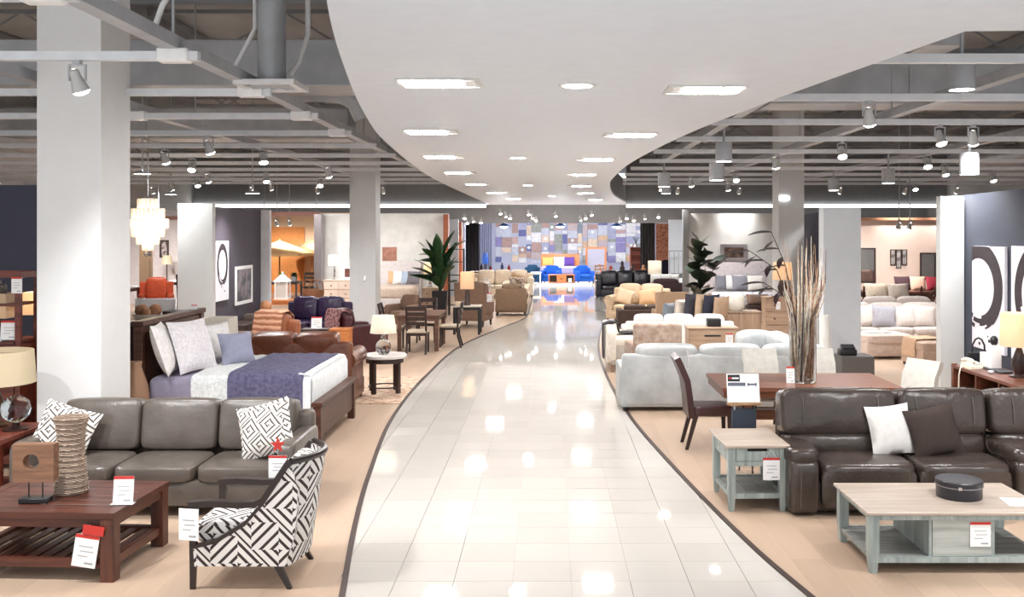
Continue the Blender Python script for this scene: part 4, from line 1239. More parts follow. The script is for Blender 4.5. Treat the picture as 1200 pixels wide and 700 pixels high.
wood_chair('dark dining chair on the left long side of the left dining table', (-3.32, 20.75, 0), PI / 2)
wood_chair('dark dining chair on the aisle side of the left dining table', (-2.12, 21.2, 0), -PI / 2)
wood_chair('dark dining chair at the far end of the left dining table', (-2.75, 22.1, 0), 0)
make_table('console_table', 'black square side table with a tan lamp between dining set and wing chair', 'side table', (-1.97, 23.9, 0), 0, .68, .6, .7, BLACK, plain('cream_top', (190, 180, 170), .35), .03, .06, .07, .01)
make_lamp('table_lamp', 'table lamp with a tall tan square shade on the black side table', (-1.98, 23.9, .701), [(.08, 0), (.08, .02), (.06, .05), (.07, .2), (.05, .36), (.01, .42)], plain('dark_ceramic', (70, 58, 54), .3), (.16, .155, .4, .82), SH_TAN, sq=True, power=1.5)
solo('small_bowl', B().lathe([(0, 0), (.05, 0), (.1, .06), (.11, .09), (.1, .09), (.05, .02), (0, .02)], 18, cap=False), plain('cream_bowl', (220, 200, 176), .4), 'small cream bowl on the black side table', 'bowl', (-2.2, 23.8, .701))
WING = fabric('brown_linen', (134, 108, 92), .3)
def wing_chair(label, loc, rz, mat):
    t = thing('wing_chair', label, 'armchair', loc, rz)
    part(t, 'seat_frame', B().rbox(-.4, .4, -.4, .38, .16, .34, .03), mat)
    part(t, 'seat_cushion', B().soft(-.3, .3, -.42, .28, .33, .5, 6, 7, (0, 0, .1)), mat)
    part(t, 'backrest', B(tr(0, .3, .3) @ rotx(-.12)).soft(-.4, .4, -.09, .09, 0, .9, 8, 8), mat)
    for sx in (-1, 1):
        part(t, 'wing', B().prism([(.36, .34), (-.38, .34), (-.38, .62), (-.1, .66), (.08, .9), (.16, 1.12), (.42, 1.16)], sx * .38 - .045, sx * .38 + .045, 'x'), mat, smooth=30)
        part(t, 'leg', B().beam((sx * .34, -.34, .17), (sx * .34, -.35, 0), .06, .06, .035, .035), ESP, smooth=0)
        part(t, 'leg', B().beam((sx * .34, .32, .17), (sx * .34, .36, 0), .06, .06, .035, .035), ESP, smooth=0)
    return t
wing_chair('brown linen wing chair seen from behind, past the black side table', (-1.95, 25.9, 0), PI - .25, WING)
make_tag('white card on the arm of the brown linen wing chair', (-1.55, 25.55, .66), .16, .24, 0, 0)
make_sofa('club_chair', 'brown upholstered club chair seen from behind beside the aisle on the left', 'armchair', (-1.1, 29.4, 0), PI, .98, .92, .92, 1, fabric('brown_chenille', (136, 112, 92), .3), .46, .2, .66, .28, .1, ESP, arms='roll')
make_pillow('patterned cream pillow in the brown club chair', blotch('cream_brown_print', (130, 100, 84), (226, 212, 196), 16), (-.95, 29.5, .75), .5, .42, .15, PI + .2, -.3)
CREAM = fabric('cream_cloth', (240, 222, 200), .2)
make_sofa('cream_sofa', 'long cream sofa facing the viewer far down the left of the aisle', 'sofa', (-1.75, 37.6, 0), 0, 2.4, 1.0, 1.0, 3, CREAM, .46, .24, .72, .3, .08, ESP, arms='roll')
make_sofa('cream_sofa', 'cream chaise sofa in front of the long cream sofa on the left', 'sofa', (-1.1, 33.4, 0), PI / 2, 1.9, .95, .8, 2, CREAM, .46, .22, .66, .3, .08, ESP, arms='roll')
make_pillow('tan pillow on the right of the long cream sofa', fabric('tan_cloth', (196, 160, 124)), (-1.2, 37.4, .46), .5, .46, .16, 0, -.3, .4)
make_sofa('print_armchair', 'cream floral print armchair between wing chair and cream sofas', 'armchair', (-2.25, 30.4, 0), -PI / 2, .95, .9, 1.02, 1, blotch('floral_print', (150, 110, 90), (232, 222, 210), 9, .9, .36, .46), .46, .18, .68, .26, .1, ESP)
make_table('drinks_table', 'dark red drinks table with bottles beyond the cream sofas', 'table', (-2.3, 42.5, 0), 0, 2.2, .8, .78, REDW, None, .05, .07, .1)
for i, (x, h, c, w) in enumerate(((-2.9, .35, (52, 32, 40), 'brown'), (-2.5, .28, (128, 36, 34), 'red'), (-2.0, .4, (60, 70, 110), 'blue'), (-1.7, .3, (170, 60, 50), 'bright red'))):
    solo('bottle', B().lathe([(0, 0), (.06, 0), (.065, h * .6), (.025, h * .8), (.022, h), (0, h)], 12, cap=False), plain('bottle_' + w.replace(' ', '_'), c, .25), w + ' bottle standing on the dark red drinks table', 'bottle', (x, 42.5, .781), 0, 'bottles on the drinks table')
t = thing('standing_lamp', 'blue lidded floor lamp by the curtain left of the picture wall', 'lamp', (-3.05, 47.5, 0))
part(t, 'stem', B().cyl(0, 0, 0, 1.0, .03, n=10), BLACK)
part(t, 'blue_shade', B().lathe([(.14, .95), (.16, 1.2), (.12, 1.4), (.03, 1.5)], 16), plain('royal_blue', (36, 84, 170), .4))

# ------------------------------------------------------------------ plants
LEAF = plain('deep_green_leaf', (40, 74, 40), .35, var=.35, scale=5)
LEAFD = plain('dark_green_leaf', (34, 46, 32), .4, var=.35, scale=5)
LEAFB = plain('dark_maroon_leaf', (46, 30, 32), .45, var=.3, scale=6)
def leaf_builder(L, W, droop=.3, n=6, cup=.12):
    """a pointed leaf along +Y with a folded midrib"""
    vs = []; fs = []
    for i in range(n + 1):
        u = i / n
        w = W / 2 * math.sin(PI * min(1, u * .92 + .06)) ** .8
        y = L * u; z = -droop * L * u * u
        vs += [(-w, y, z + cup * w), (0, y, z - .0), (w, y, z + cup * w)]
    for i in range(n):
        a = 3 * i
        fs += [(a, a + 1, a + 4, a + 3), (a + 1, a + 2, a + 5, a + 4)]
    m = len(vs)
    vs += [(x, y, z - .006) for x, y, z in vs]
    fs += [tuple(k + m for k in f[::-1]) for f in fs]
    return B().add(vs, fs)
def place_leaf(parent, me, base, az, el, roll=0.0):
    o = part(parent, 'leaf', me, None)
    o.matrix_local = tr(*base) @ rotz(az) @ rotx(el) @ roty(roll)
    return o

def strelitzia():
    t = thing('potted_palm', 'tall broad leafed plant in a square black planter left of the aisle', 'plant', (-3.1, 28.0, 0))
    part(t, 'planter', B().add([(-.17, -.17, 0), (.17, -.17, 0), (.17, .17, 0), (-.17, .17, 0), (-.22, -.22, .8), (.22, -.22, .8), (.22, .22, .8), (-.22, .22, .8)],
         [(0, 3, 2, 1), (4, 5, 6, 7), (0, 1, 5, 4), (1, 2, 6, 5), (2, 3, 7, 6), (3, 0, 4, 7)]), plain('black_planter', (34, 34, 40), .4), smooth=0)
    part(t, 'soil', B().box(-.2, .2, -.2, .2, .79, .805), plain('soil', (50, 36, 28), .9), smooth=0)
    me = leaf_builder(.8, .26, .25).mesh('leaf', 60); me.materials.append(LEAF)
    rn = random.Random(5)
    for k in range(34):
        az = rn.random() * 2 * PI; h = .88 + .95 * (k / 34)
        tip = (.1 * math.cos(az + PI / 2) + .03 * (rn.random() - .5), .1 * math.sin(az + PI / 2), h)
        part(t, 'stalk', B().tube([(.04 * math.cos(az), .04 * math.sin(az), .8), (tip[0] * .5, tip[1] * .5, (.8 + h) / 2), tip], .012, 6), LEAF)
        place_leaf(t, me, tip, az, 1.3 - 1.0 * rn.random() if k % 3 else 1.35, rn.random() - .5)
    return t
strelitzia()
def fiddle():
    t = thing('fiddle_leaf_tree', 'dark green fiddle leaf tree in a black pot before the white bedroom wall', 'plant', (4.05, 26.0, 0))
    part(t, 'pot', B().lathe([(0, 0), (.18, 0), (.24, .42), (.22, .42), (.2, .38), (0, .38)], 20, cap=False), BLACK)
    part(t, 'trunk', B().tube([(0, 0, .38), (.03, 0, .9), (-.02, .02, 1.5), (.0, 0, 2.25)], .03, 8, .012), plain('bark', (92, 74, 60), .8))
    me = leaf_builder(.46, .34, .3).mesh('leaf', 60); me.materials.append(LEAFD)
    rn = random.Random(11)
    for k in range(26):
        h = .7 + 1.5 * k / 26; az = k * 2.4
        place_leaf(t, me, (.02 * math.cos(az), .02 * math.sin(az), h), az, .2 + 1.0 * rn.random() + (.2 if k > 21 else 0), rn.random() * 1.6 - .8)
    part(t, 'branch', B().tube([(0, 0, 1.0), (.2, -.05, 1.3), (.42, -.05, 1.55)], .012, 6), plain('bark', (92, 74, 60), .8))
    for k in range(7):
        place_leaf(t, me, (.4, -.05, 1.5 + .02 * k), k * .9, .3 + .1 * k)
fiddle()

# ------------------------------------------------------------------ left background
def make_bed(label, loc, rz, W, L, hb_h, frame_m, cover_m, sheet_m, tuft=True):
    t = thing('upholstered_bed', label, 'bed', loc, rz)
    hb = L / 2
    part(t, 'headboard', B().rbox(-W / 2 - .06, W / 2 + .06, hb - .14, hb, .1, hb_h, .03, 3), frame_m)
    if tuft:
        for r_ in range(3):
            for c in range(7 - r_ % 2):
                x = (-3 + c + .5 * (r_ % 2)) * W / 7
                part(t, 'tuft_button', B(tr(x, hb - .14, hb_h - .14 - r_ * .2) @ rotx(PI / 2)).lathe([(.028, 0), (.02, .012), (.002, .016)], 8), frame_m)
    part(t, 'bed_frame', B().rbox(-W / 2 - .04, W / 2 + .04, -hb, hb - .14, .08, .36, .03), frame_m)
    part(t, 'mattress', B().rbox(-W / 2, W / 2, -hb + .03, hb - .15, .36, .66, .08, 4), sheet_m)
    part(t, 'duvet', B().soft(-W / 2 - .05, W / 2 + .05, -hb + .0, hb - .7, .34, .74, 10, 8, (0, 0, .06)), cover_m)
    for sx in (-1, 1):
        for sy in (-hb + .08, hb - .1):
            part(t, 'leg', B().box(sx * (W / 2 - .05) - .03, sx * (W / 2 - .05) + .03, sy - .03, sy + .03, 0, .09), ESP, smooth=0)
    return t
TUFT = fabric('pale_oyster_cloth', (216, 208, 206), .2)
make_bed('pale bed with a tufted headboard beside the grey column on the left', (-5.25, 32.3, 0), 0, 1.7, 2.1, 1.5, TUFT, fabric('taupe_cover', (206, 188, 172)), fabric('white_sheet', (234, 232, 232)))
for i, (x, c, w, lb) in enumerate(((-5.15, (226, 180, 140), .5, 'peach'), (-4.95, (236, 234, 232), .55, 'white'), (-4.72, (176, 190, 206), .44, 'light blue'), (-4.5, (120, 116, 120), .5, 'grey fur'))):
    make_pillow(lb + ' pillow on the pale tufted bed on the left', fabric(lb.replace(' ', '_') + '_cloth', c, .5), (x, 32.75 - .12 * i, .75), w, .46, .16, -.1 * i, -.3)
def dresser(name, label, loc, rz, W, D, H, mat, rows, colsn, knob_m=BLACK, cat='dresser', top_m=None, legs=.08, bar=False):
    t = thing(name, label, cat, loc, rz)
    part(t, 'body', B().box(-W / 2, W / 2, -D / 2 + .02, D / 2, legs, H - .03), mat, smooth=0)
    part(t, 'top', B().rbox(-W / 2 - .02, W / 2 + .02, -D / 2, D / 2 + .01, H - .03, H, .005, 1), top_m or mat)
    for sx in (-1, 1):
        for y in (-D / 2 + .05, D / 2 - .03):
            part(t, 'leg', B().box(sx * (W / 2 - .03) - .03, sx * (W / 2 - .03) + .03, y - .03, y + .03, 0, legs), mat, smooth=0)
    h = (H - .05 - legs) / rows; w = (W - .02) / colsn
    for r_ in range(rows):
        for c in range(colsn):
            x0 = -W / 2 + .01 + c * w + .012; z0 = legs + .01 + r_ * h + .01
            d = part(t, 'drawer', B().rbox(x0, x0 + w - .024, -D / 2, -D / 2 + .02, z0, z0 + h - .02, .004, 1), mat)
            if bar:
                part(d, 'handle', B().box(x0 + w * .3, x0 + w * .64, -D / 2 - .012, -D / 2, z0 + h * .62, z0 + h * .7), knob_m, smooth=0)
            else:
                for kx in ((.5,) if w < .5 else (.25, .75)):
                    part(d, 'knob', B(tr(x0 + (w - .024) * kx, -D / 2, z0 + h / 2 - .01) @ rotx(PI / 2)).cyl(0, 0, 0, .025, .022, n=8), knob_m)
    return t
dresser('chest_of_drawers', 'pale pinkish chest of drawers beside the shiny steel pillar', (-6.75, 31.6, 0), 0, .95, .5, .95, wood('bleached_oak', (204, 178, 160), (224, 202, 186), 'X'), 3, 2, plain('bronze_knob', (110, 60, 50), .4))
make_lamp('table_lamp', 'white shaded stick lamp on the pale chest of drawers', (-6.93, 31.6, .951), [(.09, 0), (.09, .02), (.02, .04), (.035, .12), (.02, .2), (.035, .28), (.02, .4), (.01, .48)], CHROME, (.21, .2, .46, .8), SH_WHITE, power=6)
def frame_thing(name, label, cat, loc, rz, w, h, fm, im, fw=.04, dep=.03, mat_m=None, mat_w=0.0, rx=0.0):
    """framed picture or mirror; origin at its bottom centre on the back, faces -Y"""
    t = thing(name, label, cat, loc, rz)
    b = B().box(-w / 2, w / 2, -dep, 0, 0, fw).box(-w / 2, w / 2, -dep, 0, h - fw, h).box(-w / 2, -w / 2 + fw, -dep, 0, fw, h - fw).box(w / 2 - fw, w / 2, -dep, 0, fw, h - fw)
    part(t, 'frame', b, fm, smooth=0)
    if mat_m is not None:
        part(t, 'mount', B().box(-w / 2 + fw, w / 2 - fw, -dep * .5, 0, fw, h - fw), mat_m, smooth=0)
        part(t, 'picture', B().box(-w / 2 + fw + mat_w, w / 2 - fw - mat_w, -dep * .62, -dep * .5, fw + mat_w, h - fw - mat_w), im, smooth=0)
    else:
        part(t, 'picture', B().box(-w / 2 + fw, w / 2 - fw, -dep * .5, 0, fw, h - fw), im, smooth=0)
    t.rotation_euler.x = rx
    return t
frame_thing('wall_mirror', 'dark framed white print on the wall above the pale chest', 'picture', (-6.45, 33.5, 1.6), 0, .75, .38, ESP, PAPER, .05)
frame_thing('framed_print', 'dark red print leaning behind the chest top lamp', 'picture', (-6.4, 31.8, .955), 0, .62, .42, PAPER, plain('dark_red_print', (96, 54, 48), .5, var=.4, scale=8), .07)
frame_thing('framed_print', 'brown square print above the pale tufted bed on the left', 'picture', (-5.45, 33.5, 1.5), 0, .5, .48, plain('tan_frame', (176, 130, 108), .5), plain('brown_print', (168, 116, 96), .6, var=.3, scale=6), .03)
dresser('nightstand', 'weathered wood nightstand between tufted bed and tall potted plant', (-3.72, 31.2, 0), 0, .55, .45, .72, OAKZ, 2, 1, cat='side table')
make_lamp('table_lamp', 'white shaded lamp with clear base on the weathered nightstand', (-3.78, 31.2, .721), [(.09, 0), (.09, .02), (.05, .04), (.07, .1), (.03, .18), (.06, .26), (.02, .36), (.01, .4)], glass('lamp_glass', (230, 230, 230)), (.21, .2, .38, .78), SH_CREAM, power=6)
# small armchair by the column
make_sofa('tub_chair', 'small brown armchair between grey column and left dining set', 'armchair', (-3.75, 25.6, 0), -.5, .8, .8, .82, 1, WING, .44, .15, .6, .22, .1, ESP)
# black metal etagere
t = thing('metal_etagere', 'slim black metal shelf tower behind the tall potted plant', 'shelf', (-2.75, 29.3, 0))
for x in (-.22, .22):
    for y in (-.16, .16): part(t, 'upright', B().box(x - .015, x + .015, y - .015, y + .015, 0, 2.0), BLACK, smooth=0)
for z in (.3, .75, 1.2, 1.6, 1.98): part(t, 'shelf', B().box(-.205, .205, -.145, .145, z - .012, z + .012), BLACK, smooth=0)

# maroon and purple leather seats, orange chest, tan recliner
PURP = leather('purple_black_leather', (44, 32, 58), .16)
make_sofa('loveseat', 'glossy purple black leather loveseat left of the grey column', 'sofa', (-5.35, 22.3, 0), -.12, 1.6, .95, .98, 2, PURP, .48, .2, .68, .28, .08, BLACK)
MAR = leather('maroon_leather', (70, 26, 34), .35)
make_sofa('recliner', 'dark maroon leather armchair seen from behind, near the grey column', 'armchair', (-3.85, 19.6, 0), PI * .72, .95, .95, .95, 1, MAR, .46, .2, .66, .28, .06, BLACK)
t = thing('throw_blanket', 'fringed maroon throw folded over the maroon armchair back', 'blanket', (-3.72, 19.3, 0), PI * .72)
part(t, 'cloth', B().ribbon([(.55, .55), (.56, .8), (.5, .965), (.38, .97), (.26, .9)], -.3, .3, .025, 'x', 8, .006), blotch('maroon_throw', (70, 24, 34), (150, 110, 110), 18), smooth=60)
t.location = (-3.85, 19.6, .0)
dresser('side_chest', 'small orange wooden chest beyond the brown leather sofa', (-3.95, 18.6, 0), 0, .36, .36, .66, wood('orange_wood', (176, 104, 54), (214, 140, 84), 'X'), 2, 1, cat='side table')
dresser('side_chest', 'small black chest left of the orange chest', (-4.42, 18.55, 0), 0, .46, .36, .66, ESP, 2, 1, cat='side table')
make_tag('price card with red band on the small black chest', (-4.4, 18.5, .665), .2, .22, 0, -.1, stand=True)
make_sofa('recliner', 'light brown leather armchair with striped throw beyond the brown sofa', 'armchair', (-5.05, 17.3, 0), -.35, 1.0, .95, 1.02, 1, TANL, .48, .2, .66, .3, .06, ESP)
t = thing('throw_blanket', 'striped brown throw over the back of the light brown armchair', 'blanket', (-5.05, 17.3, 0), -.35)
part(t, 'cloth', B().ribbon([(.06, .55), (.12, .8), (.18, 1.045), (.36, 1.07), (.5, .98), (.52, .5)], -.32, .28, .02, 'x', 8, .006), weave('striped_brown', (150, 96, 68), (196, 150, 122), 3), smooth=60)
make_sofa('ottoman_chair', 'low light brown leather chair beside the striped throw armchair', 'armchair', (-4.1, 16.2, 0), PI, .9, .8, .76, 1, TANL, .42, .16, .55, .24, .06, ESP)
t = thing('floor_jar', 'tall tan gourd jar standing left of the purple loveseat', 'vase', (-6.35, 21.9, 0))
part(t, 'body', B().lathe([(0, 0), (.16, 0), (.22, .15), (.2, .38), (.11, .56), (.08, .68), (.13, .8), (.11, .9), (.05, .95), (0, .95)], 22, cap=False), wood('tan_jar', (170, 108, 66), (216, 152, 104), 'Z'))
# patio table, lantern, umbrellas
make_table('patio_table', 'orange brown wooden table carrying a white lantern', 'table', (-6.7, 25.6, 0), 0, 1.6, .9, .74, wood('orange_wood', (176, 104, 54), (214, 140, 84), 'X'), None, .05, .08, .08)
t = thing('lantern', 'white house shaped lantern on the orange brown table', 'lantern', (-6.95, 25.5, .741))
for sx in (-1, 1):
    for sy in (-1, 1): part(t, 'post', B().box(sx * .15 - .02, sx * .15 + .02, sy * .15 - .02, sy * .15 + .02, 0, .46), PAPER, smooth=0)
part(t, 'base', B().box(-.19, .19, -.19, .19, 0, .04), PAPER, smooth=0)
part(t, 'candle', B().cyl(0, 0, .04, .28, .07), PAPER)
part(t, 'pane', B().box(-.128, .128, -.152, -.148, .04, .44), shade_mat('frosted_pane', (236, 234, 230)), smooth=0)
part(t, 'roof', B().add([(-.21, -.21, .46), (.21, -.21, .46), (.21, .21, .46), (-.21, .21, .46), (-.05, -.05, .64), (.05, -.05, .64), (.05, .05, .64), (-.05, .05, .64)], [(0, 3, 2, 1), (4, 5, 6, 7), (0, 1, 5, 4), (1, 2, 6, 5), (2, 3, 7, 6), (3, 0, 4, 7)]), PAPER, smooth=0)
part(t, 'finial', B().cyl(0, 0, .64, .72, .03), PAPER)
for i, (x, y) in enumerate(((-6.3, 25.8), (-6.05, 25.4))):
    t = thing('wicker_basket', ('left' if i == 0 else 'right') + ' of two brown wicker baskets on the orange brown table', 'basket', (x, y, .741))
    part(t, 'woven_body', B().lathe([(0, 0), (.16, 0), (.21, .16), (.2, .25), (.18, .25), (.15, .04), (0, .04)], 18, cap=False), weave('wicker_brown', (110, 68, 44), (190, 132, 92), 40))
    part(t, 'handle', B().tube([(-.2, 0, .22), (-.15, 0, .45), (0, 0, .52), (.15, 0, .45), (.2, 0, .22)], .015, 6), weave('wicker_brown', (110, 68, 44), (190, 132, 92), 40))
def parasol(label, loc, group):
    t = thing('patio_umbrella', label, 'umbrella', loc, 0, group)
    part(t, 'pole', B().cyl(0, 0, 0, 2.24, .03, n=10), wood('orange_wood', (176, 104, 54), (214, 140, 84), 'X'))
    part(t, 'base_plate', B().cyl(0, 0, 0, .06, .28, n=20), BLACK)
    n = 8; vs = [(0, 0, 2.2)]; fs = []
    for k in range(n): vs.append((1.3 * math.cos(2 * PI * k / n), 1.3 * math.sin(2 * PI * k / n), 1.72))
    for k in range(n): vs.append((1.28 * math.cos(2 * PI * k / n), 1.28 * math.sin(2 * PI * k / n), 1.62))
    vs.append((0, 0, 2.17))
    for k in range(n):
        k2 = (k + 1) % n
        fs += [(0, 1 + k, 1 + k2), (1 + k, 1 + n + k, 1 + n + k2, 1 + k2), (1 + 2 * n, 1 + n + k2, 1 + n + k)]
    part(t, 'canopy', B().add(vs, fs), shade_mat('tan_canopy', (212, 176, 128), .4), smooth=0)
    for k in range(n):
        a = 2 * PI * k / n
        part(t, 'rib', B().beam((0, 0, 2.14), (1.26 * math.cos(a), 1.26 * math.sin(a), 1.66), .02, .02, side=(-math.sin(a), math.cos(a), 0)), ESP, smooth=0)
    return t
pz = parasol('tan patio umbrella, the nearer of two in the warm patio alcove', (-9.9, 35.9, 0), 'patio umbrellas')
dup(pz, (-9.35, 38.6, 0), .3, 'tan patio umbrella, the one behind in the warm patio alcove')
make_table('patio_table', 'dark patio table with green plants in the warm alcove', 'table', (-9.6, 34.8, 0), 0, 1.5, .8, .74, ESP, None, .04, .06, .06)
for i, (x, y, s_, cc) in enumerate(((-10.05, 34.8, .3, 'round dark green topiary'), (-9.5, 34.7, .22, 'bright yellow green fern'), (-9.1, 34.9, .2, 'small dark green fern'))):
    t = thing('potted_plant', cc + ' in a pot on the dark patio table', 'plant', (x, y, .741))
    part(t, 'pot', B().lathe([(0, 0), (.09, 0), (.12, .16), (.1, .16), (0, .14)], 14, cap=False), plain('grey_pot', (150, 150, 150), .5))
    bm = bmesh.new(); bmesh.ops.create_icosphere(bm, subdivisions=1, radius=1)
    rn = random.Random(i)
    m = plain(['topiary', 'lime_fern', 'dark_fern'][i], [(30, 60, 30), (150, 180, 50), (40, 70, 40)][i], .6, var=.4, scale=14)
    me = leaf_builder(s_ * .8, .09, .4, 3).mesh('leaf', 60); me.materials.append(m)
    for k in range(26):
        place_leaf(t, me, (0, 0, .18 + (.5 if i == 0 else .0) * (k / 26)), k * 2.4, rn.random() * 1.3 - (.3 if i == 0 else 0))
    bm.free()
for i, (x, y) in enumerate(((-8.9, 36.2), (-8.4, 37.2), (-10.6, 35.6))):
    wood_chair(['dark patio chair at the right of the warm alcove', 'dark patio chair at the back right of the warm alcove', 'dark patio chair at the left of the warm alcove'][i], (x, y, 0), .6 * i, ESP, ESP, 'patio chairs', name='patio_chair')

# charcoal wall prints and console
RING = None
def ring_print(name, label, loc, rz, w, h, ring, seed):
    """unframed canvas with a loose dry-brush ink ring; faces -Y, origin bottom centre"""
    t = thing(name, label, 'picture', loc, rz)
    part(t, 'canvas', B().box(-w / 2, w / 2, -.035, 0, 0, h), plain('canvas_white', (226, 224, 232), .7, var=.01), smooth=0)
    INKM = plain('ink_brown_black', (48, 36, 40), .8, var=.3, scale=20)
    rn = random.Random(seed)
    cx_, cz, rx_, rz_, th = ring
    for s_ in range(9):
        a0 = rn.random() * .8 - 1.9 + (0 if s_ < 5 else .5); a1 = a0 + 4.6 + rn.random() * 1.2
        k_ = 1 + (s_ - 4) * th / 8
        wd = th * .17 * (.5 + rn.random())
        n = 40; vs = []; fs = []
        for i in range(n + 1):
            a = a0 + (a1 - a0) * i / n
            fl = 1 - .5 * abs(i / n - .5)
            for q in (-1, 1):
                k2 = k_ + q * wd * fl
                x = max(-w / 2, min(w / 2, cx_ + rx_ * k2 * math.cos(a))); z = max(0, min(h, cz + rz_ * k2 * math.sin(a)))
                vs.append((x, -.0365 - .0002 * s_, z))
        for i in range(n): fs.append((2 * i, 2 * i + 2, 2 * i + 3, 2 * i + 1))
        part(t, 'brush_stroke', B().add(vs, fs), INKM, smooth=0)
    for s_ in range(4):
        x = (rn.random() - .5) * w * .8; z = cz - rz_ * (1 + th * .6) - rn.random() * .12 * h
        part(t, 'ink_splash', B(tr(x * .5 + cx_ * .5, -.036, max(.05, z)) @ rotx(PI / 2)).lathe([(.02 * w * (.4 + rn.random()), 0), (.005, .001)], 9, sx=1.6), INKM, smooth=0)
    return t
ring_print('ink_print', 'white canvas with a dark ink ring on the charcoal wall', (-6.575, 19.55, 1.12), PI / 2, .78, 1.2, (0, .72, .27, .36, .3), 2)
frame_thing('framed_photo', 'white framed dark photograph on the charcoal wall', 'picture', (-6.575, 21.0, .95), PI / 2, 1.15, .82, PAPER, blotch('dark_photo', (44, 44, 60), (130, 120, 126), 3, .4), .07)
dresser('media_console', 'low dark console standing under the prints of the charcoal wall', (-6.3, 20.6, 0), PI / 2, 2.0, .45, .62, ESP, 2, 3, cat='cabinet')
solo('console_box', B().rbox(-.2, .2, -.15, .15, 0, .12, .01), plain('brown_box', (90, 76, 70), .5), 'small brown box on the low dark console', 'box', (-6.3, 20.9, .621), 0)

# tall chest with a bowl of woven balls behind the headboard
dresser('tall_chest', 'dark tall chest behind the bed headboard, bowl of balls on top', (-5.75, 14.6, 0), 0, 1.2, .5, 1.16, ESP, 4, 2, cat='dresser')
solo('bowl', B().lathe([(0, 0), (.08, 0), (.2, .07), (.24, .12), (.23, .12), (.19, .08), (0, .02)], 28, cap=False), plain('white_bowl', (226, 222, 220), .3), 'wide white bowl of woven balls on the dark tall chest', 'bowl', (-5.95, 14.5, 1.161))
for i, (x, y, z, r_) in enumerate(((-.1, 0, .165, .1), (.09, .02, .17, .095), (0, -.11, .15, .075))):
    solo('woven_ball', B(tr(0, 0, 0)).lathe([(r_ * math.sin(PI * k / 10) + .0005, -r_ * math.cos(PI * k / 10)) for k in range(11)], 16, cap=False), weave('ball_wicker', (96, 54, 34), (196, 140, 100), 60), ['left', 'right', 'front'][i] + ' brown woven ball in the wide white bowl', 'ornament', (-5.95 + x, 14.5 + y, 1.161 + z), .5 * i)
frame_thing('mirror_tray', 'white rounded panel leaning behind the bowl of balls', 'picture', (-5.95, 14.78, 1.161), 0, .62, .33, PAPER, PAPER, .03)
solo('storage_box', B().rbox(-.26, .26, -.15, .15, 0, .16, .01), plain('black_brown_box', (40, 26, 26), .4), 'dark lidded box beside the bowl of woven balls', 'box', (-5.47, 14.6, 1.161))

# chandelier
def chandelier():
    t = thing('chandelier', 'glowing tiered glass chandelier partly behind the big white column', 'chandelier', (-7.4, 18.0, 0))
    part(t, 'rod', B().cyl(0, 0, 3.1, 5.9, .015, n=8), CHROME)
    part(t, 'ceiling_rose', B().lathe([(.08, 3.08), (.1, 3.12), (.02, 3.16)], 16), CHROME)
    G = shade_mat('lit_crystal', (250, 236, 214), .6)
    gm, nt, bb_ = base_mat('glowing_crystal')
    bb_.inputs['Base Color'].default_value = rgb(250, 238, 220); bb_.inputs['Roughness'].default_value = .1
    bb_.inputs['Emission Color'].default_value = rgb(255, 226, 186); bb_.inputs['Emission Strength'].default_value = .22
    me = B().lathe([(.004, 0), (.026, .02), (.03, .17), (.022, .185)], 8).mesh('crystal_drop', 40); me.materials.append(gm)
    for (r_, z, n, lit) in ((.16, 2.93, 14, 0), (.27, 2.75, 22, 1), (.34, 2.56, 26, 1), (.27, 2.4, 20, 1), (.18, 2.26, 14, 0), (.08, 2.15, 7, 0)):
        part(t, 'ring', B().shade(r_, r_, z + .17, z + .19, .02, 24), CHROME)
        for k in range(n):
            a = 2 * PI * k / n
            o = part(t, 'crystal_drop', me, None); o.location = (r_ * math.cos(a), r_ * math.sin(a), z)
        if lit:
            for k in range(5):
                a = 2 * PI * k / 5
                part(t, 'bulb', B(tr(r_ * .6 * math.cos(a), r_ * .6 * math.sin(a), z + .06)).lathe([(.01, 0), (.03, .03), (.03, .07), (.002, .1)], 8), LENSW)
    part(t, 'finial_ball', B(tr(0, 0, 2.1)).lathe([(.07 * math.sin(PI * k / 8) + .0005, -.07 * math.cos(PI * k / 8)) for k in range(9)], 14, cap=False), glass('lamp_glass', (230, 230, 230)))
    light('POINT', 'chandelier_light', (0, 0, 2.6), 22, t, color=(1, .86, .66), shadow_soft_size=.25)
chandelier()
ORL = leather('orange_leather', (206, 84, 46), .4)
make_sofa('recliner', 'orange leather recliner far behind the bowl of woven balls', 'armchair', (-11.35, 28.2, 0), .35, .98, .9, 1.15, 1, ORL, .5, .2, .7, .28, .06, BLACK)
make_table('dining_table', 'white topped dining table right of the orange recliner', 'table', (-11.3, 31.5, 0), 0, 1.6, .9, .95, ESP, PAPER, .05, .08, .1)
wood_chair('dark dining chair right of the orange recliner', (-11.15, 30.0, 0), PI, ESP, ESP, H=1.2)
make_table('dining_table', 'dark dining table left behind the orange recliner', 'table', (-13.2, 29.5, 0), 0, 1.4, .9, .85, REDW, PAPER, .05, .08, .1)
wood_chair('dark red dining chair left of the orange recliner', (-12.6, 28.4, 0), PI, REDW, REDW, H=1.0)
frame_thing('framed_print', 'small dark framed print on the warm grey dining wall', 'picture', (-13.4, 34.0, 1.6), 0, .32, .62, ESP, blotch('sepia_print', (70, 50, 46), (190, 176, 170), 8), .07)
t = thing('floor_lamp', 'tall slim wooden floor lamp before the warm grey dining wall', 'lamp', (-13.0, 33.2, 0))
part(t, 'stem', B().cyl(0, 0, 0, 1.5, .02, n=8), ESP); part(t, 'foot', B().cyl(0, 0, 0, .03, .15), ESP); part(t, 'lamp_shade', B().shade(.2, .14, 1.4, 1.7), SH_CREAM)

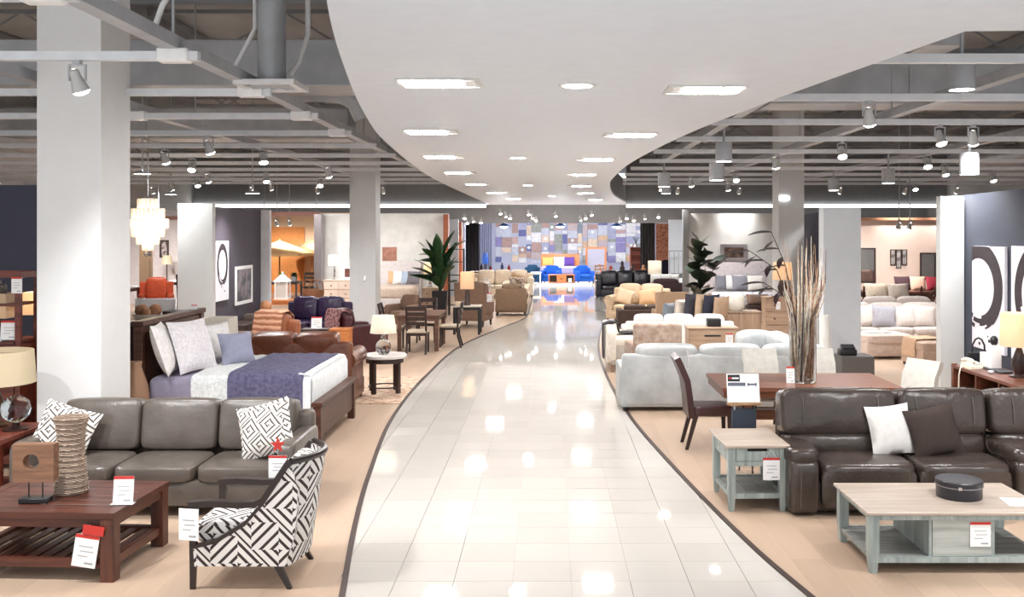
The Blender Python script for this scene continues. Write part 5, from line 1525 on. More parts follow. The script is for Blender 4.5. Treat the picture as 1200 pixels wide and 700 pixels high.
# ------------------------------------------------------------------ front right group
DBL = leather('dark_brown_leather', (64, 54, 49), .26, 6, .5)
SEAM = plain('seam_thread', (96, 86, 80), .6)
def recliner_sofa():
    t = thing('reclining_sofa', 'dark brown leather reclining sofa with white and brown pillows at the right', 'sofa', (3.75, 8.95, 0))
    X0 = 2.13 - 3.75
    secs = [(2.39, 3.24), (3.25, 4.07), (4.42, 5.2)]
    part(t, 'base_frame', B().rbox(2.2 - 3.75, 5.42 - 3.75, -.38, .4, .03, .3, .04), DBL)
    for i, (a, c) in enumerate(secs):
        a -= 3.75; c -= 3.75
        bl = (2.16 - 3.75) if i == 0 else ((4.09 - 3.75) if i == 2 else a)
        part(t, 'footrest', B().soft(a + .005, c - .005, -.47, -.3, .07, .42, 8, 8, (0, .25, 0)), DBL)
        part(t, 'seat_cushion', B().soft(a + .003, c - .003, -.5, .25, .26, .48, 6, 10, (0, 0, .12)), DBL)
        M = tr((bl + c) / 2, .13, .42) @ rotx(-.14)
        w = c - bl
        part(t, 'lumbar_pad', B(M).soft(-w / 2 + .02, w / 2 - .02, -.14, .12, 0, .22, 5, 9, (0, .25, .05)), DBL)
        M = tr((bl + c) / 2, .17, .6) @ rotx(-.16)
        bc = part(t, 'back_pad', B(M).soft(-w / 2 + .004, w / 2 - .004, -.17, .16, 0, .43, 8, 10, (0, .2, .04)), DBL)
        for sx in (-.32, .32):
            part(bc, 'seam', B(M).tube([(sx * w, -.165 - .03, .1), (sx * w, -.17 - .04, .22), (sx * w, -.165 - .025, .34), (sx * w, -.09, .425), (sx * w, .0, .44)], .004, 5), SEAM)
        part(t, 'back_frame', B().rbox(bl + .02, c - .01, .26, .42, .08, .86, .04), DBL)
    for (a, c, nm) in ((2.12, 2.385, 'arm'), (4.09, 4.41, 'console_arm'), (5.21, 5.47, 'arm')):
        a -= 3.75; c -= 3.75
        part(t, nm, B().soft(a, c, -.46, .36, .02, .5, 9, 9), DBL)
        pd = part(t, 'arm_pad', B().soft(a - .015, c + .015, -.44, .2, .44, .6, 4, 9, (0, 0, .05)), DBL)
        part(pd, 'seam', B().tube([(a + .09, -.462, .08), (a + .09, -.468, .3), (a + .09, -.462, .44)], .004, 5), SEAM)
recliner_sofa()
make_pillow('white throw pillow on the dark brown reclining sofa', fabric('white_twill', (224, 220, 216), .3), (3.14, 8.83, .47), .42, .46, .16, .08, -.3, -.08)
make_pillow('dark brown throw pillow overlapping the white one on the reclining sofa', fabric('dark_brown_twill', (62, 52, 48), .3), (3.5, 8.76, .47), .46, .46, .17, -.05, -.3, -.2)

def grey_coffee_table():
    t = thing('coffee_table', 'grey washed coffee table with centre drawer at the front right', 'coffee table', (3.005, 7.49, 0))
    W, D, H = 1.37, .84, .46
    part(t, 'tabletop', B().rbox(-W / 2, W / 2, -D / 2, D / 2, H - .025, H, .005, 1), GREYTOP, smooth=30)
    for sx in (-1, 1):
        for sy in (-1, 1):
            x, y = sx * (W / 2 - .06), sy * (D / 2 - .06)
            part(t, 'leg', B().beam((x, y, H - .025), (x, y, .16), .075, .075).beam((x, y, .16), (x + sx * .0, y, 0), .075, .075, .05, .05), GREYWOOD, smooth=0)
    part(t, 'apron', B().box(-W / 2 + .1, W / 2 - .1, -D / 2 + .03, -D / 2 + .05, H - .065, H - .025).box(-W / 2 + .1, W / 2 - .1, D / 2 - .05, D / 2 - .03, H - .065, H - .025), GREYWOOD, smooth=0)
    part(t, 'apron', B().box(-W / 2 + .03, -W / 2 + .05, -D / 2 + .1, D / 2 - .1, H - .065, H - .025).box(W / 2 - .05, W / 2 - .03, -D / 2 + .1, D / 2 - .1, H - .065, H - .025), GREYWOOD, smooth=0)
    part(t, 'shelf_rail', B().box(-W / 2 + .03, W / 2 - .03, -D / 2 + .025, -D / 2 + .06, .085, .125), GREYWOOD, smooth=0)
    part(t, 'shelf_rail', B().box(-W / 2 + .03, W / 2 - .03, D / 2 - .06, D / 2 - .025, .085, .125), GREYWOOD, smooth=0)
    n = 5; d0 = D - .125
    for k in range(n):
        y = -D / 2 + .062 + k * d0 / n
        part(t, 'shelf_board', B().box(-W / 2 + .035, W / 2 - .035, y, y + d0 / n - .003, .1, .122), GREYDARK, smooth=0)
    a, c = 2.79 - 3.005, 3.27 - 3.005
    part(t, 'drawer_case', B().box(a, a + .02, -D / 2 + .05, D / 2 - .05, .123, H - .026).box(c - .02, c, -D / 2 + .05, D / 2 - .05, .123, H - .026).box(a + .02, c - .02, D / 2 - .08, D / 2 - .06, .123, H - .026), GREYWOOD, smooth=0)
    d = part(t, 'drawer', B().box(a + .024, c - .024, -D / 2 + .045, -D / 2 + .07, .128, H - .06).box(a + .024, a + .16, -D / 2 + .045, -D / 2 + .07, H - .06, H - .03).box(c - .16, c - .024, -D / 2 + .045, -D / 2 + .07, H - .06, H - .03), wood('grey_washed_front', (146, 150, 146), (190, 194, 188), 'X'), smooth=0)
    part(d, 'handle_cutout', B().box(a + .16, c - .16, -D / 2 + .065, -D / 2 + .07, H - .06, H - .03), plain('dark_recess', (36, 34, 34), .8), 'dark plate for the shade in the cut-out handle', smooth=0)  # dark plate paints the shade inside the handle notch
grey_coffee_table()
make_tag('price tag on the drawer of the grey washed coffee table', (3.16, 7.108, .2), .15, .18, 0, 0)
t = thing('hat_box', 'round black lidded hat box on the grey washed coffee table', 'box', (3.17, 7.5, .461))
part(t, 'box_body', B().lathe([(0, 0), (.165, 0), (.168, .01), (.168, .115), (0, .115)], 40, cap=False), plain('black_leatherette', (40, 38, 44), .35))
part(t, 'lid', B().lathe([(.172, .09), (.174, .095), (.174, .13), (.168, .137), (0, .138)], 40, cap=False), plain('black_leatherette', (40, 38, 44), .35))
part(t, 'clasp', B().rbox(-.075, -.045, -.172, -.158, .085, .112, .003, 1), CHROME)
part(t, 'stitched_rim', B().shade(.1755, .1755, .09, .097, .003, 40), plain('grey_stitch', (130, 126, 128), .6))
solo('brochure', B().rbox(-.16, .16, -.11, .11, 0, .006, .002, 1), PAPER, 'white price brochure lying on the grey washed coffee table', 'brochure', (3.6, 7.32, .461), -.1)

def grey_end_table():
    t = thing('end_table', 'grey washed end table with one drawer beside the reclining sofa', 'side table', (1.86, 9.03, 0), .03)
    W, D, H = .54, .74, .6
    part(t, 'tabletop', B().rbox(-W / 2 - .02, W / 2 + .02, -D / 2 - .01, D / 2 + .01, H - .028, H, .005, 1), GREYTOP, smooth=30)
    for sx in (-1, 1):
        for sy in (-1, 1):
            x, y = sx * (W / 2 - .04), sy * (D / 2 - .045)
            part(t, 'leg', B().beam((x, y, H - .028), (x, y, .16), .065, .065).beam((x, y, .16), (x, y, 0), .065, .065, .042, .042), GREYWOOD, smooth=0)
    for sx in (-1, 1):
        x = sx * (W / 2 - .035)
        part(t, 'side_panel', B().box(x - .012, x + .012, -D / 2 + .08, D / 2 - .08, H - .17, H - .028), GREYWOOD, smooth=0)
        part(t, 'side_rail', B().box(x - .015, x + .015, -D / 2 + .08, D / 2 - .08, .12, .16), GREYWOOD, smooth=0)
    part(t, 'back_panel', B().box(-W / 2 + .075, W / 2 - .075, D / 2 - .05, D / 2 - .03, H - .17, H - .028), GREYWOOD, smooth=0)
    part(t, 'front_rail', B().box(-W / 2 + .073, W / 2 - .073, -D / 2 + .02, -D / 2 + .045, H - .19, H - .15), GREYWOOD, smooth=0)
    part(t, 'front_rail', B().box(-W / 2 + .073, W / 2 - .073, -D / 2 + .02, -D / 2 + .05, .12, .165), GREYWOOD, smooth=0)
    part(t, 'front_rail', B().box(-W / 2 + .073, W / 2 - .073, D / 2 - .05, D / 2 - .02, .12, .165), GREYWOOD, smooth=0)
    d = part(t, 'drawer', B().box(-W / 2 + .078, W / 2 - .078, -D / 2 + .018, -D / 2 + .04, H - .145, H - .06).box(-W / 2 + .078, -.09, -D / 2 + .018, -D / 2 + .04, H - .06, H - .032).box(.09, W / 2 - .078, -D / 2 + .018, -D / 2 + .04, H - .06, H - .032), GREYWOOD, smooth=0)
    part(d, 'handle_cutout', B().box(-.09, .09, -D / 2 + .035, -D / 2 + .04, H - .06, H - .032), plain('dark_recess', (36, 34, 34), .8), 'dark plate for the shade in the cut-out handle', smooth=0)  # shade behind the drawer notch, drawn as a dark strip
    n = 3; d0 = D - .14
    for k in range(n):
        x = -W / 2 + .06 + k * (W - .12) / n
        part(t, 'shelf_board', B().box(x, x + (W - .12) / n - .003, -D / 2 + .052, D / 2 - .052, .13, .152), GREYDARK, smooth=0)
grey_end_table()
make_tag('hanging price tag on the front of the grey washed end table', (1.99, 8.66, .29), .15, .2, .02, 0, hang=True)

# easel sign
t = thing('sign_easel', 'black easel holding a printed white sign in front of the dining table', 'sign', (2.0, 9.95, 0))
part(t, 'sign_board', B(tr(0, -.02, .76) @ rotx(-.25)).box(-.165, .165, -.006, .006, 0, .29), PAPER, smooth=0)
M = tr(0, -.02, .76) @ rotx(-.25)
part(t, 'logo_block', B(M).box(-.155, -.03, -.0075, -.006, .21, .28), plain('sign_black', (30, 30, 34), .5), 'black block with small red and white lettering', smooth=0)
part(t, 'logo_print', B(M).box(-.145, -.115, -.0085, -.0075, .236, .252), REDC, smooth=0)
part(t, 'logo_print', B(M).box(-.11, -.042, -.0085, -.0075, .236, .252), PAPER, smooth=0)
part(t, 'headline_bar', B(M).box(-.155, .025, -.0075, -.006, .165, .2), plain('slate_print', (96, 100, 116), .6), 'slate headline bar', smooth=0)
part(t, 'sofa_icon', B(M).box(.045, .14, -.0075, -.006, .172, .19).box(.045, .06, -.0075, -.006, .165, .196).box(.125, .14, -.0075, -.006, .165, .196), plain('slate_print', (96, 100, 116), .6), 'small dark sofa outline', smooth=0)
b = B()
for k in range(5):
    b.box(-.15, -.02 + .02 * (k % 3), -.0072, -.006, .135 - .024 * k, .139 - .024 * k).box(.03, .12 - .02 * (k % 2), -.0072, -.006, .135 - .024 * k, .139 - .024 * k)
o = part(t, 'print', b, INK, 'small grey printed lines', smooth=0); o['kind'] = 'stuff'
part(t, 'ledge', B().box(-.17, .17, -.06, .02, .735, .752), plain('brass_ledge', (190, 150, 110), .35, .6), smooth=0)
part(t, 'hook', B().tube([(-.1, -.05, .735), (-.1, -.06, .69), (-.1, -.03, .685)], .005, 6), CHROME); part(t, 'hook', B().tube([(.1, -.05, .735), (.1, -.06, .69), (.1, -.03, .685)], .005, 6), CHROME)
part(t, 'leaflet_pocket', B().rbox(-.125, .125, -.045, -.005, .4, .7, .008, 1), plain('blue_black_pocket', (56, 64, 78), .5))
part(t, 'leg', B().box(-.1, -.085, -.01, .005, 0, .74), BLACK, smooth=0); part(t, 'leg', B().box(.085, .1, -.01, .005, 0, .74), BLACK, smooth=0)
part(t, 'leg', B().beam((0, .0, .74), (0, .22, 0), .015, .015), BLACK, smooth=0)
part(t, 'crossbar', B().box(-.085, .085, -.008, .004, .2, .212), BLACK, smooth=0); part(t, 'crossbar', B().box(-.1, .1, -.03, .01, 0, .012), BLACK, smooth=0)

# dining table, vase, chairs
CHERRY = wood('cherry_table', (92, 56, 42), (132, 84, 64), 'X', .3)
t = thing('dining_table', 'long brown wooden dining table carrying the tall vase of twigs', 'table', (2.96, 11.42, 0))
W, D, H = 2.02, 1.14, .76
n = 6
for k in range(n):
    y = -D / 2 + k * D / n
    part(t, 'top_plank', B().rbox(-W / 2, W / 2, y + .001, y + D / n - .001, H - .045, H, .002, 1), CHERRY, smooth=30)
part(t, 'apron', B().box(-W / 2 + .05, W / 2 - .05, -D / 2 + .04, -D / 2 + .065, H - .12, H - .046).box(-W / 2 + .05, W / 2 - .05, D / 2 - .065, D / 2 - .04, H - .12, H - .046), CHERRY, smooth=0)
part(t, 'apron', B().box(-W / 2 + .02, -W / 2 + .045, -D / 2 + .03, D / 2 - .03, H - .12, H - .046).box(W / 2 - .045, W / 2 - .02, -D / 2 + .03, D / 2 - .03, H - .12, H - .046), CHERRY, smooth=0)
for sx in (-1, 1):
    part(t, 'trestle_post', B().rbox(sx * .66 - .07, sx * .66 + .07, -.3, .3, .1, H - .046, .01, 1), CHERRY)
    part(t, 'trestle_foot', B().rbox(sx * .66 - .06, sx * .66 + .06, -.45, .45, 0, .1, .01, 1), CHERRY)
part(t, 'stretcher', B().box(-.59, .59, -.03, .03, .3, .42), CHERRY, smooth=0)
def parsons(label, loc, rz, mat, W=.48, D=.52, H=1.07, seat=.5, legm=None, group=None, curve=.1):
    t = thing('dining_chair', label, 'chair', loc, rz, group)
    legm = legm or ESP
    part(t, 'seat', B().soft(-W / 2, W / 2, -D / 2, D / 2 - .04, seat - .12, seat, 7, 8, (0, 0, .06)), mat)
    prof = [(D / 2 - .07, seat - .13), (D / 2 - .05, seat + .1), (D / 2 - .02, seat + .3), (D / 2 + curve * .6, H - .08), (D / 2 + curve, H)]
    part(t, 'backrest', B().ribbon(prof, -W / 2, W / 2, -.07, 'x', 8), mat, smooth=60)
    for sx in (-1, 1):
        x = sx * (W / 2 - .04)
        part(t, 'leg', B().beam((x, -D / 2 + .05, seat - .1), (x, -D / 2 + .04, 0), .05, .05, .032, .032), legm, smooth=0)
        part(t, 'leg', B().beam((x, D / 2 - .09, seat - .1), (x, D / 2 + .02, 0), .05, .05, .032, .036), legm, smooth=0)
    return t
parsons('dark brown leather dining chair at the left end of the brown dining table', (1.87, 11.35, 0), PI / 2, leather('oxblood_brown', (62, 34, 34), .35))
make_tag('white tag hanging on the dark brown leather dining chair', (1.66, 11.55, .88), .14, .2, PI / 2, 0)
CRM = fabric('ivory_linen', (196, 192, 184), .2)
parsons('ivory dining chair behind the brown table, left of the twig vase', (2.76, 12.35, 0), 0, CRM, .44, .5, .98, .5)
parsons('ivory dining chair behind the brown table, behind the twig vase', (3.5, 12.35, 0), 0, CRM, .44, .5, .98, .5)
parsons('ivory dining chair at the right end of the brown dining table', (4.2, 11.45, 0), -PI / 2 + .5, CRM, .48, .5, .98, .5, curve=.07)

def twig_vase():
    t = thing('twig_vase', 'tall clear glass cylinder full of birch twigs on the brown dining table', 'vase', (2.96, 11.3, .761))
    part(t, 'glass_cylinder', B().lathe([(0, 0), (.15, 0), (.155, .01), (.155, .85), (.148, .85), (.148, .015), (0, .012)], 32, cap=False), glass('vase_glass', (250, 252, 252), .0))
    rn = random.Random(21)
    mats = [plain('birch_twig', (176, 140, 112), .8, var=.5, scale=30), plain('pale_twig', (236, 222, 206), .8, var=.3, scale=30), plain('dark_twig', (76, 52, 42), .8, var=.3, scale=30)]
    for k in range(95):
        a = rn.random() * 2 * PI; r0 = .125 * math.sqrt(rn.random()); h = (.95 + rn.random() * .75) if rn.random() < .75 else .6
        a2 = a + (rn.random() - .5) * 1.4; r1 = min(.14, r0 + .05 * rn.random()); r2 = r1 + (.16 * rn.random() if h > 1.0 else 0)
        p = [(r0 * math.cos(a), r0 * math.sin(a), .02)]
        p.append((r1 * math.cos(a2), r1 * math.sin(a2), min(.84, h * .6)))
        p.append((r2 * .9 * math.cos(a2) + .015 * rn.random(), r2 * .9 * math.sin(a2), .84 + (h - .84) * .45 if h > .84 else h * .85))
        p.append((r2 * math.cos(a2) + .04 * (rn.random() - .5), r2 * math.sin(a2), h))
        part(t, 'twig', B().tube(p, .005 + .006 * rn.random(), 5, .002), mats[(0, 1, 2, 1, 0, 1)[k % 6]])
    for k in range(26):
        a = rn.random() * 2 * PI; r0 = .12 * math.sqrt(rn.random())
        part(t, 'pebble', B(tr(r0 * math.cos(a), r0 * math.sin(a), .035 + .03 * rn.random())).soft(-.024, .024, -.02, .02, -.015, .015, 2.2, 3), plain('pale_pebble', (226, 222, 214), .4))
    # arching branches with dark leaves reaching left
    me = leaf_builder(.26, .075, .25, 5).mesh('leaf', 60); me.materials.append(LEAFB)
    for (tip, mid) in (((-.62, -.02, 1.52), (-.3, 0, 1.3)), ((-.36, .02, 1.74), (-.2, 0, 1.35)), ((-.45, .0, 1.15), (-.22, 0, 1.0))):
        pts = [(.02, 0, .03), (-.08, 0, .7), mid, tip]
        sm = []
        for i in range(13):
            u = i / 12 * 3; j = min(2, int(u)); f = u - j
            sm.append(tuple(pts[j][q] + (pts[j + 1][q] - pts[j][q]) * f for q in range(3)))
        part(t, 'branch', B().tube(sm, .009, 6, .004), mats[2])
        for q in range(5):
            i = 12 - q * 1 if q < 4 else 8
            place_leaf(t, me, sm[i], PI / 2 + (.5 if q % 2 else -.4) + .2 * q, .1 - .35 * (q % 2), .3)
    for (x, y, h) in ((.22, .02, 1.55), (-.16, .05, 1.62), (.12, -.05, 1.6)):
        part(t, 'twig', B().tube([(x * .3, y, .05), (x * .5, y, .8), (x, y, h)], .007, 5, .002), mats[0])
twig_vase()
t = make_tag('small white card with red top beside the glass vase of twigs', (2.79, 11.18, .762), .1, .19, .1, -.05)

# white leather sectional
WL = leather('white_leather', (178, 181, 182), .35, 5, .25)
make_sofa('white_sofa', 'white leather sofa seen from behind, left of the brown dining table', 'sofa', (2.45, 14.0, 0), PI, 2.9, 1.0, .9, 3, WL, .45, .22, .62, .28, .06, BLACK, arm_sides=(1,))
t = thing('white_chaise', 'white leather chaise end stretching away behind the vase of twigs', 'sofa', (3.5, 15.6, 0))
part(t, 'base', B().rbox(-.42, .5, -1.0, 1.0, .06, .32, .04), WL)
part(t, 'seat_cushion', B().soft(-.44, .4, -1.02, .98, .3, .5, 7, 9, (0, 0, .08)), WL)
part(t, 'arm', B().soft(.3, .56, -1.0, 1.0, .06, .72, 7, 9), WL)
part(t, 'bolster', B().soft(-.36, .32, .5, .95, .48, .86, 3, 9), WL)
part(t, 'back_cushion', B(tr(.24, 0, .48) @ roty(-.2)).soft(-.12, .12, -.95, .45, 0, .42, 5, 9, (.2, 0, 0)), WL)
for sx in (-.36, .44):
    for sy in (-.9, .9): part(t, 'leg', B().box(sx - .03, sx + .03, sy - .03, sy + .03, 0, .07), BLACK, smooth=0)
t = thing('fabric_box', 'low dark cabinet with a black device behind the white partition', 'cabinet', (4.72, 15.2, 0))
part(t, 'body', B().box(-.2, .3, -.25, .25, .04, .58), plain('grey_brown_lacquer', (86, 82, 80), .5), smooth=0)
part(t, 'plinth', B().box(-.18, .28, -.23, .23, 0, .04), BLACK, smooth=0)
part(t, 'door', B().box(-.19, .29, -.265, -.25, .06, .56), plain('grey_brown_lacquer', (86, 82, 80), .5), smooth=0)
t = thing('card_reader', 'black device on the low dark cabinet by the white partition', 'device', (4.66, 15.15, .581))
part(t, 'body', B().rbox(-.13, .13, -.1, .1, 0, .1, .02), BLACK); part(t, 'screen', B(tr(0, -.02, .1) @ rotx(.4)).box(-.1, .1, -.06, .06, 0, .05), plain('screen_black', (30, 32, 38), .2), smooth=0)
t = thing('floor_pillar_vase', 'tall pale ceramic pillar vase left of the white partition', 'vase', (4.62, 16.2, 0))
part(t, 'body', B().lathe([(0, 0), (.12, 0), (.1, .3), (.08, .9), (.075, 1.12), (.06, 1.12), (.06, .95), (0, .9)], 20, cap=False), plain('pale_ceramic', (218, 214, 208), .4))
t = thing('white_bottle', 'white tall bottle vase standing before the white partition behind twigs', 'vase', (4.45, 16.5, 0))
part(t, 'body', B().lathe([(0, 0), (.14, 0), (.15, .2), (.15, 1.0), (.06, 1.25), (.05, 1.45), (.04, 1.45), (0, 1.4)], 20, cap=False), plain('white_ceramic', (234, 232, 230), .3))

# ------------------------------------------------------------------ middle right
PRINT = blotch('taupe_velvet_print', (150, 126, 112), (182, 162, 148), 7, .9, .4, .6)
make_sofa('patterned_armchair', 'taupe patterned armchair seen from behind, beyond the white sofa', 'armchair', (1.77, 16.3, 0), PI + .08, .86, .85, 1.0, 1, PRINT, .46, .14, .66, .2, .12, OAKZ, cmat=PRINT, cushions=False)
t = thing('chaise_end', 'grey and cream chaise end with a dark throw beside the aisle', 'sofa', (1.45, 17.9, 0))
part(t, 'base', B().rbox(-.34, .4, -.7, .8, .14, .5, .03), fabric('warm_grey_cloth', (176, 168, 158), .2))
part(t, 'seat_cushion', B().soft(-.35, .4, -.72, .8, .46, .64, 7, 8, (0, 0, .06)), fabric('cream_cloth_pale', (226, 218, 206), .2))
part(t, 'arm', B().soft(-.42, -.22, -.72, .8, .14, .84, 7, 8), fabric('cream_cloth_pale', (226, 218, 206), .2))
for sx in (-.3, .34):
    for sy in (-.6, .7): part(t, 'leg', B().box(sx - .03, sx + .03, sy - .03, sy + .03, 0, .15), OAKZ, smooth=0)
t = thing('throw_blanket', 'dark grey throw hanging over the chaise end beside the aisle', 'blanket', (1.45, 17.9, 0))
part(t, 'cloth', B().ribbon([(-.44, .22), (-.445, .5), (-.44, .83), (-.32, .87), (-.2, .85), (-.17, .68), (0, .67), (.2, .67)], -.42, -.1, .02, 'y', 6, .004), fabric('charcoal_cloth', (62, 60, 66), .4), smooth=60)
t = thing('throw_blanket', 'beige folded throw lying on the chaise end beside the aisle', 'blanket', (1.5, 18.2, .655))
part(t, 'cloth', B().ribbon([(-.1, .0), (0, .02), (.15, .025), (.3, .02), (.42, .0)], -.35, .3, .04, 'y', 6, .006), blotch('beige_pattern_cloth', (168, 148, 132), (218, 204, 190), 22), smooth=60)
WS = fabric('white_cloth', (196, 190, 182), .15)
make_sofa('white_fabric_sofa', 'white fabric sofa heaped with dark and tan pillows on the right', 'sofa', (2.6, 19.6, 0), PI, 2.2, .95, .84, 3, WS, .45, .2, .62, .28, .08, OAKZ)
pl = [(-.05, 'small grey', (130, 136, 146), .36, .34), (.2, 'cream', (220, 206, 192), .42, .42), (.42, 'charcoal', (66, 66, 76), .54, .54), (.62, 'tan edged', (196, 170, 142), .5, .54), (.78, 'dark blue grey', (54, 56, 68), .52, .52), (.98, 'tan', (184, 156, 130), .5, .48)]
for i, (x, lb, c, w, h) in enumerate(pl):
    make_pillow(lb + ' pillow in the row on the white fabric sofa', fabric(lb.replace(' ', '_') + '_pillow_cloth', c, .3), (2.5 + x, 19.85 - .03 * i, .72), w, h, .16, PI + .75, -.12, 0, 'pillows on the white fabric sofa')
dresser('media_chest', 'weathered oak chest with drawers and price tag behind the white leather sofa', (2.94, 17.5, 0), 0, .88, .45, .8, OAK, 2, 1, plain('dark_recess', (36, 34, 34), .8), 'chest', bar=True)
make_tag('price tag with red band on the weathered oak chest', (3.22, 17.26, .5), .13, .2, 0, 0)
solo('black_box', B().rbox(-.12, .12, -.1, .1, 0, .14, .01), BLACK, 'small black box on the weathered oak chest', 'box', (2.98, 17.5, .801))
solo('shoe_tray', B().rbox(-.25, .25, -.1, .1, 0, .05, .02), plain('grey_brown_tray', (120, 104, 96), .6), 'low brown tray left of the weathered oak chest', 'tray', (2.2, 17.6, 0.0), 0)
dresser('nightstand', 'oak cabinet with panel door carrying the big white vase', (3.98, 20.3, 0), 0, .82, .6, .86, OAKZ, 1, 1, cat='cabinet')
t = thing('white_vase', 'fat white square shouldered vase on the oak cabinet', 'vase', (3.88, 20.2, .861))
part(t, 'body', B().lathe([(0, 0), (.14, 0), (.2, .08), (.215, .2), (.19, .3), (.1, .36), (.09, .38), (.08, .36), (0, .3)], 26, cap=False), plain('white_glaze', (224, 220, 210), .35))
make_sofa('patterned_armchair', 'tan zigzag armchair seen from behind, left of the fiddle leaf tree', 'armchair', (2.95, 23.4, 0), PI, .85, .85, 1.08, 1, weave('tan_zigzag', (164, 130, 104), (206, 176, 146), 26), .46, .14, .64, .2, .1, ESP, cushions=False)
BEI = fabric('beige_chenille', (206, 182, 154), .25)
make_sofa('beige_sofa', 'beige sofa with plump pillows beside the aisle on the right', 'sofa', (2.55, 27.4, 0), -.35, 1.7, 1.0, 1.0, 2, BEI, .46, .22, .7, .3, .08, ESP, arms='roll')
make_pillow('beige round edged pillow at the left of the beige sofa', BEI, (2.15, 27.35, .46), .5, .46, .2, -.2, -.35, .3)
make_pillow('tan pillow at the right of the beige sofa', fabric('tan_cloth', (196, 160, 124)), (2.75, 27.2, .46), .52, .46, .2, -.4, -.35, -.2)
make_sofa('brown_ottoman_sofa', 'dark brown chaise in front of the beige sofa on the right', 'sofa', (2.55, 25.4, 0), PI, 1.5, .8, .6, 2, fabric('dark_brown_chenille', (84, 70, 64), .3), .42, .16, .5, .22, .06, ESP)
make_sofa('dark_armchair', 'dark plum armchair with white pillows before the black leather sofa', 'armchair', (3.85, 32.0, 0), PI, 1.25, .9, .95, 1, fabric('dark_plum_cloth', (62, 46, 50), .3), .46, .2, .7, .28, .08, ESP)
for i in range(3):
    make_pillow(['left', 'middle', 'right'][i] + ' white pillow on the dark plum armchair', fabric('white_cloth', (230, 226, 220), .15), (3.55 + .3 * i, 32.1, .75), .36, .38, .16, PI, -.2, 0, 'white pillows on the plum armchair')
BLKL = leather('black_blue_leather', (38, 38, 48), .22)
make_sofa('black_sofa', 'black leather sofa facing the viewer before the picture wall', 'sofa', (2.95, 37.0, 0), 0, 2.3, 1.0, 1.0, 3, BLKL, .46, .22, .68, .3, .06, BLACK)
make_table('console_table', 'dark console with small ornaments behind the black leather sofa', 'table', (3.2, 38.6, 0), 0, 1.9, .4, .95, DKWOOD, None, .04, .06, .08)
for i, (x, h, lb, c) in enumerate(((2.5, .22, 'red and cream', (190, 90, 70)), (2.95, .4, 'dark bronze figure', (70, 50, 50)), (3.35, .3, 'small dark figure', (84, 60, 56)), (3.8, .25, 'orange', (206, 140, 90)))):
    solo('ornament', B().lathe([(0, 0), (.09, 0), (.11, h * .3), (.05, h * .55), (.07, h * .75), (.03, h), (0, h)], 12, cap=False), plain('ornament_%s' % 'abcd'[i], c, .4), lb + ' ornament on the console behind the black sofa', 'ornament', (x, 38.6, .951))
make_lamp('drum_lamp', 'lamp with a large white drum shade right of the black leather sofa', (4.0, 36.4, 0), [(.16, 0), (.16, .03), (.03, .06), (.03, .9), (.02, .95)], BLACK, (.26, .25, .92, 1.42), SH_WHITE, power=5)
t = thing('tall_cabinet', 'tall red brown display cabinet right of the picture wall', 'cabinet', (4.35, 48.0, 0))
part(t, 'body', B().box(-.3, .3, .15, .2, 0, 1.75), REDW, smooth=0)
for x in (-.3, .26): part(t, 'side_panel', B().box(x, x + .04, -.2, .15, 0, 1.75), REDW, smooth=0)
for z in (0.05, .5, .95, 1.35, 1.72): part(t, 'shelf_board', B().box(-.26, .26, -.19, .15, z, z + .03), REDW, smooth=0)
t = thing('dried_arrangement', 'small dry plant on top of the tall red brown cabinet', 'plant', (4.35, 48.0, 1.751))
part(t, 'pot', B().cyl(0, 0, 0, .14, .09, .07, 12), plain('grey_pot', (150, 150, 150), .5))
for k in range(9): part(t, 'stalk', B().tube([(0, 0, .12), (.06 * math.cos(k), .06 * math.sin(k), .3), (.18 * math.cos(k), .18 * math.sin(k), .5)], .01, 5), LEAFD)
# bed right
make_bed('pale bed with a tufted headboard before the right bedroom wall', (5.72, 28.6, 0), 0, 1.75, 2.1, 1.58, fabric('mauve_oyster_cloth', (204, 194, 196), .2), blotch('grey_floral_duvet', (168, 166, 176), (222, 220, 222), 10), fabric('white_sheet', (234, 232, 232)))
for i, (x, y, c, w, lb) in enumerate(((5.2, 29.2, (128, 128, 136), .34, 'small grey'), (5.55, 29.3, (236, 234, 232), .62, 'white'), (6.15, 29.3, (196, 194, 200), .62, 'light grey'), (5.75, 29.0, (140, 138, 146), .5, 'grey'), (6.2, 28.95, (226, 220, 212), .5, 'cream'))):
    make_pillow(lb + ' pillow on the tufted bed on the right', fabric(lb.replace(' ', '_') + '_bed_cloth', c, .25), (x, y, .76), w, .46, .16, 0, -.3, 0, 'pillows on the right bed')
dresser('bed_bench', 'dark brown storage bench at the foot of the right tufted bed', (6.0, 25.9, 0), 0, 1.5, .5, .55, plain('dark_bench', (66, 44, 40), .4), 1, 2, cat='bench')
make_pillow('brown pillow lying on the dark storage bench', fabric('brown_pillow_cloth', (130, 106, 92)), (5.6, 25.9, .551), .6, .34, .2, 0, -.6, 0)
make_pillow('grey brown pillow lying at the right of the dark storage bench', fabric('grey_brown_pillow_cloth', (108, 92, 84)), (6.25, 25.9, .551), .5, .34, .2, .2, -.6, 0)
frame_thing('framed_niche', 'deep grey wood frame above the right tufted headboard', 'picture', (5.8, 30.4, 1.6), 0, .82, .52, wood('grey_frame_wood', (120, 112, 114), (160, 152, 152), 'X'), blotch('brown_relief', (70, 52, 44), (120, 96, 84), 6), .1, .1)
make_lamp('table_lamp', 'lamp with a glowing tan drum shade behind the twigs', (5.35, 22.2, 1.031), [(.1, 0), (.1, .02), (.07, .06), (.11, .2), (.07, .34), (.02, .4)], ESP, (.22, .2, .38, .78), SH_TAN, power=3)
dresser('chest_of_drawers', 'weathered oak chest of drawers behind the white chaise', (5.3, 22.2, 0), 0, .75, .45, 1.03, OAK, 3, 1, plain('bronze_knob', (110, 60, 50), .4))
